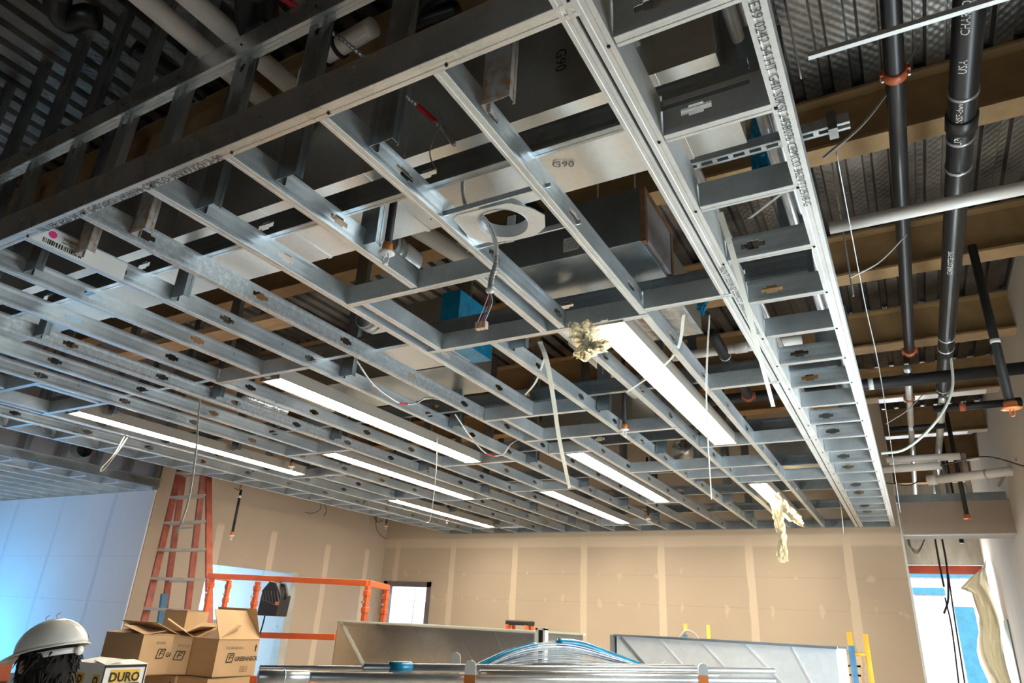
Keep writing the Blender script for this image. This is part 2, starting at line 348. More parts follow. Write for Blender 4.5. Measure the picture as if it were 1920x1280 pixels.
# ------------------------------------------------------------------ room shell
H = 2.98; DK = 4.62; YB = 9.86; XL = -8.18; XR = 1.12
struct('floor', MB().box(-13.2, 1.4, -2.6, 15.3, -.1, 0), 'concrete')
struct('floor_rear', MB().box(-13.2, 1.4, -5.2, -2.6, -.1, 0), mat('dark_reflection_floor', (.04, .04, .04), .8))  # unseen floor strip added in black to darken reflections in the metal
struct('wall_back', MB().box(XL, -8.06, YB, YB + .12, 0, DK).box(-8.06, -7.13, YB, YB + .12, 2.16, DK).box(-7.13, -.06, YB, YB + .12, 0, DK), 'dw_back')
wl = MB().box(XL - .12, XL, 5.3, 6.27, 0, DK).box(XL - .12, XL, 6.27, 7.86, 2.16, DK).box(XL - .12, XL, 7.86, YB, 0, DK)
struct('wall_left', wl, 'dw_left')
struct('wall_side_room', MB().box(-13.1, XL - .002, 5.275, 5.295, 0, 2.95).box(-13.1, XL - .13, 5.3, 5.42, 0, 2.95), 'dw_blue')
struct('wall_side_room_end', MB().box(-13.2, -13.1, -5.2, 10, 0, DK), 'dw_grey')
struct('wall_beyond_door', MB().box(-13.1, XL - .12, 9.0, 9.1, 0, 3.2), 'dw_blue')
struct('wall_right', MB().box(XR, XR + .15, -5.2, 2.8, 0, DK).box(XR, XR + .15, 6.4, 15.3, 0, DK).box(XR, XR + .15, 2.8, 6.4, 2.25, DK).box(XR, XR + .15, 2.8, 6.4, 0, .75), 'dw_right')
wf = MB()
for y in (2.83, 4.6, 6.37): wf.box(XR + .03, XR + .1, y - .03, y + .03, .75, 2.25)
wf.box(XR + .03, XR + .1, 2.8, 6.4, .75, .81).box(XR + .03, XR + .1, 2.8, 6.4, 2.19, 2.25)
struct('added_window_2', wf, 'steel_frame')  # window added out of view to carry the fill light on the joists
struct('wall_corridor_left', MB().box(-.18, -.06, YB + .12, 15.2, 0, DK), 'dw_plain')
# unseen wall behind the camera, with a window added for fill light
sf = MB().box(-13.2, -3.6, -5.2, -5.05, 0, DK).box(-1.6, 1.3, -5.2, -5.05, 0, DK).box(-3.6, -1.6, -5.2, -5.05, 2.5, DK).box(-3.6, -1.6, -5.2, -5.05, 0, .25)
struct('wall_front', sf, mat('dark_reflection_wall', (.07, .06, .055), .8))  # unseen wall made dark so camera-facing metal reflects darkness
wf = MB()
for x in (-3.57, -2.6, -1.63): wf.box(x - .03, x + .03, -5.18, -5.1, .25, 2.5)
wf.box(-3.6, -1.6, -5.18, -5.1, .25, .31).box(-3.6, -1.6, -5.18, -5.1, 2.44, 2.5)
struct('added_window_1', wf, 'steel_frame')  # frame of the added, unseen window
# header box over the corridor opening
hb = MB().box(-.02, XR, YB, YB + .12, 2.885, 3.28).box(-.02, XR, YB, YB + .4, 2.875, 2.887)
struct('wall_header', hb, 'dw_plain')
member('header_track', (-.05, YB - .012, 3.27), (XR - .02, YB - .012, 3.27), 'metal track capping the boxed header over the corridor opening', 'metal track', flip=False, lip=0, material='galv_dark', knock=False)
struct('trim_1', MB().box(-.06, -.035, YB - .01, YB + .13, 0, 2.9).box(-.035, XR, YB - .008, YB + .002, 2.87, 2.886), 'galv_pale')
# roof deck, ribs run away from the camera
dk = MB(); x = -13.; prof = []
while x < 1.3:
    prof += [(x, DK), (x + .088, DK), (x + .1, DK + .038), (x + .143, DK + .038)]; x += .155
vs = [(px, y, pz) for y in (-5.2, 15.3) for px, pz in prof]; n = len(prof)
dk.add(vs, [(i, i + 1, n + i + 1, n + i) for i in range(n - 1)])
m, nt, b = newmat('embossed_deck'); tc = N(nt, 'ShaderNodeTexCoord'); sp = N(nt, 'ShaderNodeSeparateXYZ'); nt.links.new(tc.outputs['Object'], sp.inputs[0])
no = N(nt, 'ShaderNodeTexNoise'); no.inputs['Scale'].default_value = 2.2; no.inputs['Detail'].default_value = 7; nt.links.new(tc.outputs['Object'], no.inputs['Vector'])
nt.links.new(mixc(nt, ramp(nt, no.outputs[0], .35, .65), (.10, .095, .088), (.32, .30, .27)), b.inputs['Base Color']); b.inputs['Metallic'].default_value = .92; b.inputs['Roughness'].default_value = .36
wx = math_(nt, 'SINE', math_(nt, 'MULTIPLY', sp.outputs[1], 105.)); wy = math_(nt, 'SINE', math_(nt, 'MULTIPLY', sp.outputs[0], 40.5 * 3))
hh = math_(nt, 'ADD', math_(nt, 'MULTIPLY', wx, wy), math_(nt, 'MULTIPLY', no.outputs[0], 2.))
bp = N(nt, 'ShaderNodeBump'); bp.inputs['Strength'].default_value = .18; bp.inputs['Distance'].default_value = .006; nt.links.new(hh, bp.inputs['Height']); nt.links.new(bp.outputs[0], b.inputs['Normal']); M['deck'] = m
o = struct('ceiling', dk, 'deck'); solid(o, .002, 1)
struct('ceiling_slab', MB().box(-13.2, 1.4, -5.2, 15.3, DK + .05, DK + .2), 'concrete')
# outside beyond the corridor
struct('wall_exterior', MB().box(-6, 8, 24, 24.3, 0, 7), 'block')
ob = [PY(a, b_, 23.9) for a, b_ in ((1712, 1113), (1770, 1102), (1700, 1080), (1822, 1070), (1806, 1230), (1824, 1138))]
struct('trim_2', MB().box(ob[2].x - 1.5, ob[3].x + 1, 23.93, 24, ob[2].z, ob[3].z).box(ob[0].x, ob[1].x, 23.93, 24, ob[0].z, ob[1].z).box(ob[4].x, ob[5].x + .02, 23.93, 24, 0, ob[5].z), mat('blue_band', (.07, .30, .45), .6))
struct('floor_outside', MB().box(-8, 10, 15.3, 24.2, -.12, -.02), mat('pale_paving', (.62, .59, .55), .8))
tag(MB().box(-.1, XR, 15.1, 15.24, 2.86, 3.0).build('lintel_beam', 'redsteel'), 'red primed steel lintel over the bright exterior opening', 'steel beam')
de = MB().box(-.1, XR, 15.1, 15.2, 3.02, DK)
struct('wall_end', de, mat('rough_insulation_face', (.62, .58, .50), .8, 0, .2, 7, .6, stretch=(1, 1, .25)))

# ------------------------------------------------------------------ roof beams
for i, (y, w) in enumerate(((.33, .16), (2.0, .16), (3.67, .16), (5.35, .18), (6.95, .20), (8.65, .2), (10.4, .16), (12.1, .16), (13.8, .16))):
    mb = MB().box(-13., XR + .02, y - w / 2, y + w / 2, 4.25, 4.268).box(-13., XR + .02, y - w / 2, y + w / 2, DK - .02, DK - .002).box(-13., XR + .02, y - .007, y + .007, 4.268, DK - .02)
    tag(mb.build('roof_beam', 'primer'), 'brown primed steel roof beam under the deck, %s from the camera' % ORD[i], 'steel beam', 'brown steel roof beams')
# stiffener angles/clips on beams seen at right
# ------------------------------------------------------------------ suspended framing
JX = [-.9, -1.32, -1.74, -2.16, -2.57, -2.97, -3.38, -3.79, -4.20, -4.61, -5.02, -5.46, -5.9, -6.33]
Y0 = 1.05
gaps = {-1.74: [(2.11, 2.76)], -2.16: [(4.04, 4.66)], -3.38: [(2.7, 5.26), (6.6, 9.24)], -5.46: [(2.2, 5.3), (6.68, 9.26)], -4.61: [(4.44, 6.93)], }
gj = 'parallel ceiling joists of the suspended frame'
for i, x in enumerate(JX):
    cuts = sorted(gaps.get(x, [])); y = Y0; segs = []
    for a, b_ in cuts: segs.append((y, a)); y = b_
    segs.append((y, YB - .01))
    for k, (a, b_) in enumerate(segs):
        w = '' if len(segs) == 1 else (', its piece nearest the camera' if k == 0 else (', its piece at the far wall' if k == len(segs) - 1 else ', its middle piece'))
        mtl = 'galv_mottled' if (i == 3 and k) or i in (4, 8) else 'galv'
        j = member('ceiling_joist', (x, a + .003, H + .0022), (x, b_ - .003, H + .0022), 'punched galvanized ceiling joist, %s left of the soffit ladder%s' % (ORD[i], w), 'ceiling joist', gj, flip=False, k0=.28 + .13 * ((i * 5) % 4), material=mtl)
# front track with printed underside
ft = member('front_track', (-6.9, Y0 - .002, H), (-.5, Y0 - .002, H), 'wide metal track across the front ends of all the ceiling joists, printed underside', 'metal track', h=.125, fl=.045, lip=0, knock=False, material='galv_track')
def wtext(s, size, org, xd, yd, m_, parent, align='LEFT', bold=0, name='lettering', wrap=None):
    o = text(s, size, org, xd, yd, m_, name, None, align, wrap, bold); o.parent = parent; o.matrix_parent_inverse = inv(parent) if parent.scale.y > 0 else Matrix.LocRotScale(parent.location, parent.rotation_euler, parent.scale).inverted(); return o
wtext('TIL EEE 2E20 54 HT G40 S0KSI 2458076 CEMCO 362VT12512-50', .040, (-2.86, Y0 + .041, H - .0025), (1, 0, 0), (0, -1, 0), 'inkgrey', ft)
# screws at joint of each joist
def screws(parent, pts, nrm=(0, 0, -1), r=.0055):
    mb = MB()
    for p in pts: p = V(p); mb.tube([p, p + V(nrm) * .004], [r, r * .7], 8)
    return wpart(mb, 'screw_heads', 'ink', parent)
screws(ft, [(x + .018, Y0 + .03, H - .001) for x in JX])
ut = member('upper_track', (-6.9, 1.24, 3.72), (-1.0, 1.24, 3.72), 'upper metal track crossing the hanging studs above the front track', 'metal track', h=.11, fl=.05, lip=0, knock=False, material='galv_track')
screws(ut, [(x + .06, 1.238, 3.77) for x in JX[1:]], (0, -1, 0))
# back track at the far wall, left edge track
member('wall_track', (-6.8, YB - .045, H), (-.1, YB - .045, H), 'metal track where the ceiling joists meet the far wall', 'metal track', lip=0, knock=False, fl=.04, material='galv_dark')
member('edge_track', (-6.78, Y0, H), (-6.78, YB, H), 'metal track along the left edge of the suspended ceiling frame', 'metal track', lip=0, knock=False, fl=.04, material='galv', flip=True)
# soffit ladder on the right
rr = member('ladder_rail', (-.10, .5, H), (-.10, YB, H), 'long pale right-hand rail of the soffit ladder with printed underside', 'metal track', h=.092, fl=.052, lip=0, knock=False, material='galv_pale', flip=False)
wtext('WE ITI E39 0242 54 HT G40 S0KSI 2458076 CEMCO 362VT12518-G', .036, (-.139, 1.12, H - .0025), (0, 1, 0), (1, 0, 0), 'inkgrey', rr)
screws(rr, [(-.142, 1.6 + .408 * k + .02, H - .001) for k in range(-1, 20)])
lr = member('ladder_rail', (-.46, .5, H), (-.46, YB, H), 'left-hand rail of the soffit ladder, beside the doubled joist', 'metal track', h=.14, fl=.045, lip=0, knock=False, material='galv_pale', flip=False)
wtext('362VT12518-GJ CEMCO 2458076 S0KSI G40 HT 54', .034, (-.497, 2.45, H - .0025), (0, 1, 0), (1, 0, 0), 'inkgrey', lr)
screws(lr, [(-.475, 1.6 + .408 * k + .02, H - .001) for k in range(-1, 20)])
member('ceiling_joist', (-.515, Y0 - .6, H), (-.515, YB, H), 'ceiling joist doubled against the left-hand rail of the soffit ladder', 'ceiling joist', knock=False, material='galv_pale')
for k in range(-1, 20):
    y = 1.6 + .408 * k
    member('ladder_rung', (-.455, y, H + .001), (-.13, y, H + .001), 'metal rung of the right-hand soffit ladder, %s from the camera' % ORD[k + 1], 'ladder rung', 'rungs of the right-hand soffit ladder', knock=(k % 3 != 1), k0=.10, pitch=2, h=.095 if k > 0 else .13)
for k in range(0, 20):
    y = 1.6 + .408 * k
    member('ladder_rung', (-6.74, y, H + .001), (-6.33, y, H + .001), 'metal rung of the left-hand soffit ladder, %s from the camera' % ORD[k], 'ladder rung', 'rungs of the left-hand soffit ladder', knock=False)
# strongbacks lying across the joists
SB = [1.6, 2.8, 4.02, 5.3, 6.5, 7.7, 8.9]
for i, y in enumerate(SB):
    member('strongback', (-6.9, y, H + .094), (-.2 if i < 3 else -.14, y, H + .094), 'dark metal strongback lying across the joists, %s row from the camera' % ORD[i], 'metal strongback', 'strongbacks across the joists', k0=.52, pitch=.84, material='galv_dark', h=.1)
# headers and trimmers framing the fixture openings
hd = [(2.11, -2.16, -1.32, 'near side of the square opening by the downlight'), (2.76, -2.16, -.9, 'above the near end of the brightest strip light'), (2.70, -.9, -.5, 'between the end joist and the ladder near the brightest strip light'),
      (4.04, -2.57, -1.74, 'near side of the mid-ceiling opening'), (4.66, -2.57, -1.32, 'far side of the mid-ceiling opening'), (5.26, -1.32, -.5, 'at the far end of the brightest strip light'), (3.9, -.9, -.5, 'crossing beside the middle of the brightest strip light'),
      (2.68, -3.79, -2.97, 'near end of the second strip light'), (5.26, -3.79, -2.97, 'far end of the second strip light'), (6.6, -3.79, -2.97, 'near end of the far strip light by the long strap'), (9.24, -3.79, -2.97, 'far end of the strip light by the far wall'),
      (2.2, -5.9, -5.02, 'near side of the left opening'), (2.68, -5.9, -5.02, 'near end of the leftmost strip light'), (5.3, -5.9, -5.02, 'far end of the leftmost strip light'), (6.68, -5.9, -5.02, 'near end of the far left strip light'), (9.26, -5.9, -5.02, 'far end of the far left strip light'),
      (4.44, -5.02, -4.2, 'near end of the strip light left of centre'), (6.93, -5.02, -4.2, 'far end of the strip light left of centre'), (6.68, -1.32, -.5, 'near end of the strip light draped with film'), (5.1, -2.57, -2.16, 'near end of the middle strip light'), (7.62, -2.57, -2.16, 'far end of the middle strip light'), (6.0, -2.16, -.9, 'far opening right of the middle strip light'), (6.4, -1.74, -.9, 'second bar of the far opening right of the middle strip light')]
for y, a, b_, t in hd:
    member('header_track', (a + .005, y, H - .001), (b_, y, H - .001), 'short metal header track, ' + t, 'metal header', 'short headers between joists', lip=0, knock=False, fl=.035)
for x, a, b_, t in ((-2.06, 2.11, 2.76, 'left trimmer of the square opening near the downlight'), (-1.42, 2.11, 2.76, 'right trimmer of the square opening near the downlight, printed underside'), (-2.40, 4.04, 4.66, 'left trimmer of the mid-ceiling opening'), (-5.1, 2.2, 2.68, 'right trimmer of the left opening'), (-5.8, 2.2, 2.68, 'left trimmer of the left opening')):
    member('opening_trimmer', (x, a, H - .0005), (x, b_, H - .0005), 'short metal ' + t, 'metal trimmer', lip=0, knock=False)
# hanger studs
gh1 = 'hanging studs along the front track'
for i, x in enumerate(JX[:11]):
    dirty = i in (0, 4, 5)
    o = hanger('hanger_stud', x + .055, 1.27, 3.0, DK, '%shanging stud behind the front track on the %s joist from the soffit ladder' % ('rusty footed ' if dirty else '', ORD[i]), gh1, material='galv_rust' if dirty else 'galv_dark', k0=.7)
cols = [(-.30, 'inside the soffit ladder'), (-1.74, 'third joist column'), (-2.97, 'sixth joist column'), (-4.2, 'ninth joist column'), (-5.46, 'twelfth joist column'), (-6.5, 'over the left edge')]
for r_, y in enumerate(SB):
    for x, t in cols:
        if x == -.30 and r_ > 4: continue
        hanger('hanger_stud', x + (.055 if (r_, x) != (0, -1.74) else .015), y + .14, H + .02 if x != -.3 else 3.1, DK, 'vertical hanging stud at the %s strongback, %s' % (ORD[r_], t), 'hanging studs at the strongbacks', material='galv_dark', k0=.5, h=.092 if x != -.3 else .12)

# ------------------------------------------------------------------ strip lights
def strip_light(x, y, label, L=2.43):
    t = empty('strip_light', (x, y, H), label, 'strip light', 'recessed strip lights between the joists')
    hs = MB()
    prof = [(-.085, -.004), (-.075, .0), (-.072, .075), (.072, .075), (.075, .0), (.085, -.004), (.085, .002), (.079, .006), (.077, .082), (-.077, .082), (-.079, .006), (-.085, .002)]
    hs.prism([(p[0], 0, p[1]) for p in prof], (0, L, 0)); hs.build('housing', 'trough', t)
    le = MB(); pr = []
    for k in range(9):
        a = math.pi * k / 8; pr.append((-.058 * math.cos(a), 0, .0 - .012 * math.sin(a)))
    pr += [(.058, 0, .02), (-.058, 0, .02)]; le.prism(pr, (0, L - .06, 0)); o = le.build('lens', 'lens', t); o.location = (0, .03, 0); o['label'] = 'glowing white lens'
    for yy in (0, L - .008): MB().box(-.086, .086, yy, yy + .01, -.008, .083).build('end_cap', 'trough', t)
    MB().box(-.018, .018, -.03, .02, .0, .012).build('hanger_clip', 'galv', t); MB().box(-.018, .018, L - .02, L + .03, .0, .012).build('hanger_clip', 'galv', t)
    return t
strip_light(-1.11, 2.78, 'brightest strip light nearest the camera, plastic bag hanging at its near end')
strip_light(-3.39, 2.76, 'strip light in the second row left of the brightest one, above the scaffold end')
strip_light(-5.58, 2.74, 'leftmost strip light, near the orange stepladder')
strip_light(-4.53, 4.48, 'strip light between the leftmost and the second row, further back')
strip_light(-5.58, 6.73, 'small far strip light at left, over the grey door frame')
strip_light(-2.35, 5.13, 'strip light in the middle, right of the long dangling pale strap')
strip_light(-3.38, 6.65, 'far strip light touched by the end of the long dangling strap')
strip_light(-1.17, 6.76, 'far strip light at right draped with torn yellowish film')

# ------------------------------------------------------------------ ducts above
def box_duct(name, x0, x1, y0, y1, z0, z1, label, seams=.6, m_='duct', along='x', flange=True):
    t = empty(name, ((x0 + x1) / 2, (y0 + y1) / 2, z0), label, 'duct')
    wpart(MB().box(x0, x1, y0, y1, z0, z1), 'duct_body', m_, t)
    if seams:
        n_ = int(((x1 - x0) if along == 'x' else (y1 - y0)) / seams)
        for k in range(1, n_ + 1):
            sm = MB(); e = .004
            if along == 'x': x = x0 + k * seams - .1; sm.box(x, x + .02, y0 - e, y1 + e, z0 - e, z1 + e)
            else: y = y0 + k * seams - .1; sm.box(x0 - e, x1 + e, y, y + .02, z0 - e, z1 + e)
            wpart(sm, 'seam', m_, t)
    return t
d1 = box_duct('supply_duct', -5.2, -.29, 1.62, 2.08, 3.25, 3.66, 'long rectangular sheet metal duct just behind the front track')
wtext('G90', .05, (-.98, 1.9, 3.244), (.9, .4, 0), (.4, -.9, 0), 'inkgrey', d1); wtext('G90', .06, (-.83, 1.612, 3.5), (0, 0, -1), (1, 0, 0), 'ink', d1)
d2 = empty('air_terminal_box', (-1.2, 2.7, 3.2), 'dark metal air terminal box with notice label and fuzzy grey open end', 'air terminal box')
wpart(MB().box(-1.62, -.83, 2.5, 2.93, 3.21, 3.50), 'casing', 'galv_dark', d2, bevel=.004)
nl = PY(1071, 457, 2.497)
o = wpart(MB().box(-.83, -.815, 2.53, 2.90, 3.24, 3.47), 'end_liner', 'insul', d2); o['label'] = 'mottled grey insulation lined end'
wpart(MB().box(-.835, -.81, 2.5, 2.53, 3.21, 3.5).box(-.835, -.81, 2.9, 2.93, 3.21, 3.5).box(-.835, -.81, 2.53, 2.9, 3.47, 3.5), 'end_frame', 'bronze', d2)
wpart(MB().box(nl.x - .04, nl.x + .04, 2.497, 2.4995, nl.z - .035, nl.z + .035), 'notice_label', 'paper', d2)
wtext('NOTICE', .016, (nl.x, 2.495, nl.z + .016), (1, 0, 0), (0, 0, 1), 'ink', d2, 'CENTER'); 
for k in range(5): wtext('MUST BE SUPPORTED', .0075, (nl.x, 2.495, nl.z + .006 - k * .0085), (1, 0, 0), (0, 0, 1), 'ink', d2, 'CENTER')
d3 = box_duct('branch_duct', -1.6, -.84, 2.94, 3.55, 3.2, 3.45, 'rectangular branch duct behind the air terminal box, blue film at one corner', 0)
wpart(MB().box(-1.2, -.835, 3.0, 3.56, 3.192, 3.2), 'foil_patch', 'foil', d3)
d4 = empty('duct_boot', (-2.5, 3.3, 3.2), 'dark duct box with its right end wrapped in blue film, above the opening header', 'duct')
wpart(MB().box(-3.0, -2.2, 3.08, 3.46, 3.2, 3.5), 'duct_body', 'duct', d4); wpart(MB().box(-2.32, -2.185, 3.065, 3.475, 3.19, 3.515), 'film_wrap', 'blue_plastic', d4)
for i_, (x, y, z) in enumerate(((-2.75, 2.98, 3.35), (-2.25, 2.55, 3.5))):
    c = empty('round_collar', (x, y, z), 'round sheet metal duct collar, %s' % ('below left of the blue wrapped duct' if i_ == 0 else 'behind the square opening'), 'duct collar')
    wpart(MB().tube([(x, y - .12, z), (x, y - .119, z), (x, y + .1, z)], [.075, .08, .08], 24, cap=False), 'sleeve', 'duct_bright', c, True)
    wpart(MB().tube([(x, y - .1, z), (x, y - .04, z)], [.086, .086], 24), 'clamp_band', 'galv', c, True)
def flex(pts, r, label, name='flexible_duct'):
    P_ = arc(pts, 90); rs = [r * (1 + (.10 if i % 3 == 0 else -.02) + random.uniform(-.04, .04)) for i in range(len(P_))]
    return tag(MB().tube(P_, rs, 18).build(name, 'foil', None, True), label, 'flexible duct')
flex([PZ(1180, 800, 3.6), PZ(1240, 790, 3.7), PZ(1290, 815, 3.6), PZ(1285, 850, 3.35)], .13, 'silver foil flexible duct bending down behind the brightest strip light')
flex([PZ(1370, 880, 3.35), PZ(1440, 888, 3.35)], .09, 'short silver foil flexible duct by the far right joists')
flex([PZ(455, 742, 3.2), PZ(530, 768, 3.2)], .08, 'silver foil flexible duct above the second strip light row')
flex([PZ(790, 870, 3.3), PZ(860, 900, 3.3)], .07, 'silver foil flexible duct scrap left of the middle strip light')
box_duct('far_duct', -4.4, -2.7, 3.7, 4.3, 3.3, 3.6, 'long sheet metal duct above the joists, mid ceiling', .5)
box_duct('far_duct', -2.9, -1.6, 5.6, 6.2, 3.35, 3.7, 'beige far duct seen through the joists beyond the middle opening', .5)
box_duct('far_duct', -1.1, -.3, 7.2, 7.7, 3.3, 3.7, 'far duct near the right end of the back wall', .5)
wd_ = tag(MB().box(-4.6, -2.9, 2.42, 2.56, 3.2, 3.24).build('paper_faced_batt', 'wood'), 'torn tan strip lying on the joists left of the long duct', 'plywood strip')
# hanging blue film pieces
def crumple(name, c, sx, sy, sz, m_, label, cat, seed, n_=18, amp=.5):
    rnd = random.Random(seed); mb = MB(); ph = [rnd.uniform(0, 6) for _ in range(8)]
    def fn(d):
        return 1 + amp * (.35 * math.sin(7 * d.x + ph[0]) * math.sin(9 * d.z + ph[1]) + .3 * math.sin(13 * d.y + ph[2]) * math.cos(11 * d.z + ph[3]) + rnd.uniform(-.22, .22))
    mb.ball(c, sx, sy, sz, n_ * 2, n_, fn); return tag(mb.build(name, m_), label, cat)
crumple('blue_film', PZ(1314, 556, 3.12), .03, .025, .085, 'blue_plastic', 'crumpled blue film hanging over a header right of the brightest light', 'plastic film', 3)
crumple('blue_film', PZ(1428, 270, 3.6), .05, .05, .16, 'blue_plastic', 'blue plastic film behind the soffit ladder conduits', 'plastic film', 4)
crumple('blue_film', PZ(1402, 70, 3.6), .04, .06, .13, 'blue_plastic', 'blue plastic film hanging high inside the soffit ladder', 'plastic film', 5)
# films at the lights
def film(name, outline, y, label, seed, depth=.035, m_='film'):
    """irregular crumpled sheet, built as a displaced grid around an outline with real depth"""
    rnd = random.Random(seed); pts = [PZ(a, b_, z) for a, b_, z in outline]
    c = sum(pts, V()) / len(pts); mb = MB(); R_ = 9; n_ = len(pts) * 6; rim = []
    for i in range(len(pts)):
        a, b_ = pts[i], pts[(i + 1) % len(pts)]
        for k in range(6): rim.append(a.lerp(b_, k / 6) + V([rnd.uniform(-.008, .008) for _ in range(3)]))
    vs = [c + V((0, 0, -depth))]
    for r_ in range(1, R_ + 1):
        for i, p in enumerate(rim):
            q = c.lerp(p, r_ / R_); k = depth * .8 * math.sin(i * 2.3 + r_) + rnd.uniform(-1, 1) * depth * .2
            vs.append(q + V((k * .5, -abs(k), k * .4)) * (1 if r_ < R_ else .5))
    fs = [(0, 1 + i, 1 + (i + 1) % n_) for i in range(n_)]
    for r_ in range(R_ - 1):
        for i in range(n_): a = 1 + r_ * n_; fs.append((a + i, a + n_ + i, a + n_ + (i + 1) % n_, a + (i + 1) % n_))
    mb.add(vs, fs); o = mb.build(name, m_); solid(o, .001); return tag(o, label, 'plastic film')
film('plastic_bag', [(1064, 612, 2.95), (1110, 600, 2.96), (1150, 640, 2.90), (1138, 658, 2.84), (1100, 680, 2.8), (1078, 672, 2.82), (1082, 650, 2.88)], 2.8, 'crumpled clear yellowish bag hanging from the near end of the brightest light', 11)
film('plastic_film', [(1440, 925, 2.96), (1462, 925, 2.95), (1500, 965, 2.93), (1508, 988, 2.9), (1490, 980, 2.9), (1465, 955, 2.9), (1448, 962, 2.9)], 7.5, 'torn film draped along the far right strip light', 12)
film('plastic_film', [(1448, 950, 2.92), (1466, 952, 2.92), (1474, 1000, 2.7), (1480, 1052, 2.45), (1462, 1056, 2.42), (1456, 1040, 2.5), (1466, 1010, 2.66), (1452, 980, 2.8)], 7.5, 'long twisted film tail hanging below the far right strip light', 13)

# ------------------------------------------------------------------ recessed downlight frame
dc = PZ(943, 418, 3.0)
dl = empty('recessed_downlight', dc, 'open round downlight mounting frame between two joists, no trim', 'recessed downlight')
pl = MB(); n_ = 40; ro = .095; hexo = [(-.165, -.10), (.07, -.115), (.135, -.06), (.165, 0.0), (.14, .075), (.08, .12), (-.09, .12), (-.165, .06)]
def hexr(a):
    d = V((math.cos(a), math.sin(a)));
    best = 9
    for i in range(len(hexo)):
        p, q = V(hexo[i]), V(hexo[(i + 1) % len(hexo)]); e = q - p; den = d.x * e.y - d.y * e.x
        if abs(den) < 1e-9: continue
        t = (p.x * e.y - p.y * e.x) / den; s_ = (p.x * d.y - p.y * d.x) / den
        if t > 0 and -1e-6 <= s_ <= 1 + 1e-6: best = min(best, t)
    return best
vs = []; 
for i in range(n_):
    a = 2 * math.pi * i / n_; ca, sa = math.cos(a), math.sin(a); h_ = hexr(a)
    vs += [(ro * ca, ro * sa, 0), (h_ * ca, h_ * sa, 0), (h_ * ca, h_ * sa, .002), (ro * ca, ro * sa, .002)]
fs = []
for i in range(n_):
    a, b_ = 4 * i, 4 * ((i + 1) % n_); fs += [(a, a + 1, b_ + 1, b_), (a + 1, a + 2, b_ + 2, b_ + 1), (a + 2, a + 3, b_ + 3, b_ + 2), (a + 3, a, b_, b_ + 3)]
o = MB().add(vs, fs).build('mounting_plate', 'galv_pale', dl); o.rotation_euler = (0, 0, .12)
MB().tube([(0, 0, -.004), (0, 0, .05)], [.095, .095], 40, False).build('aperture_ring', 'duct_bright', dl, True)
solid(dl.children[-1], .003)
for yy in (-.13, .125):
    MB().bar((-.24, yy, .012), (.24, yy, .012), .006, .022).bar((-.10, yy + .006, .012), (.26, yy + .006, .012), .005, .016).build('mounting_bar', 'galv', dl)
MB().box(-.19, -.11, .02, .10, .002, .062).build('junction_box', 'galv', dl, bevel=.002)
MB().box(-.06, -.025, .128, .133, .0, .12).build('height_bracket', 'galv', dl)

# ------------------------------------------------------------------ armoured cables
def mc(name, pts, label, r=.008, red=None, m_='steelpipe', end=None):
    L = sum((V(pts[i + 1]) - V(pts[i])).length for i in range(len(pts) - 1)); n_ = max(24, int(L / .0045)); P_ = arc(pts, n_)
    rs = [r * (1.12 if (i // 2) % 2 else .88) for i in range(len(P_))]
    t = empty(name, P_[0], label, 'cable'); wpart(MB().tube(P_, rs, 8), 'armour', m_, t, True)
    if red:
        a, b_ = int(red[0] * len(P_)), int(red[1] * len(P_)); wpart(MB().tube(P_[a:b_ + 1], r * 1.25, 8), 'red_tape', 'red', t, True)
    return t, P_
mc('armoured_cable', [PZ(622, 60, 3.72), PZ(680, 105, 3.6), PZ(735, 155, 3.5), PZ(780, 195, 3.42), PZ(828, 240, 3.3), PZ(852, 272, 3.2)], 'flexible metal cable with red tape running down past the front track', .0085, (.62, .75))
mc('armoured_cable', [PZ(868, 335, 3.22), PZ(868, 360, 3.15), PZ(873, 385, 3.06)], 'short flexible metal cable entering the downlight junction box', .008)
whp, wp = mc('light_whip_cable', [PZ(903, 405, 3.05), PZ(918, 425, 3.0), PZ(929, 455, 2.9), PZ(930, 490, 2.78), PZ(922, 520, 2.7), PZ(918, 545, 2.63)], 'silver spiral cable dangling through the downlight ring with bare wires', .009)
e0 = V(wp[-1]); 
wpart(MB().ball(e0, .014, .014, .01, 10, 6), 'cable_clip', 'white', whp, True)
for k, (dx, c) in enumerate(((-.006, 'white'), (0, 'red'), (.004, 'blue_paint'), (.008, 'white'))):
    wpart(MB().tube(arc([e0, e0 + V((dx, dx, -.04)), e0 + V((-.02 + dx * 2, -.01, -.115))], 12), .0016, 6), 'conductor', c, whp, True)
for k in range(3): wpart(MB().box(e0.x - .035 + k * .014, e0.x - .023 + k * .014, e0.y - .02, e0.y, e0.z - .14, e0.z - .115), 'wire_connector', 'socket', whp, bevel=.002)
mc('cable_loop', [PZ(668, 675, 3.08), PZ(700, 720, 2.98), PZ(745, 753, 2.93), PZ(775, 757, 2.95), PZ(800, 746, 3.0), PZ(822, 748, 3.06)], 'drooping grey cable with red tape left of the mid-ceiling opening', .006, (.42, .52))
mc('cable_loop', [PZ(853, 776, 3.06), PZ(880, 815, 2.95), PZ(912, 850, 2.9), PZ(942, 852, 2.92), PZ(958, 832, 2.98), PZ(975, 822, 3.06)], 'drooping grey cable with red tape right of the other cable loop', .006, (.40, .5))
mc('armoured_cable', [PZ(520, -8, 3.9), PZ(556, 12, 3.85), PZ(585, 28, 3.8)], 'silver flexible cable with red band high above the upper track', .01, (.1, .5))

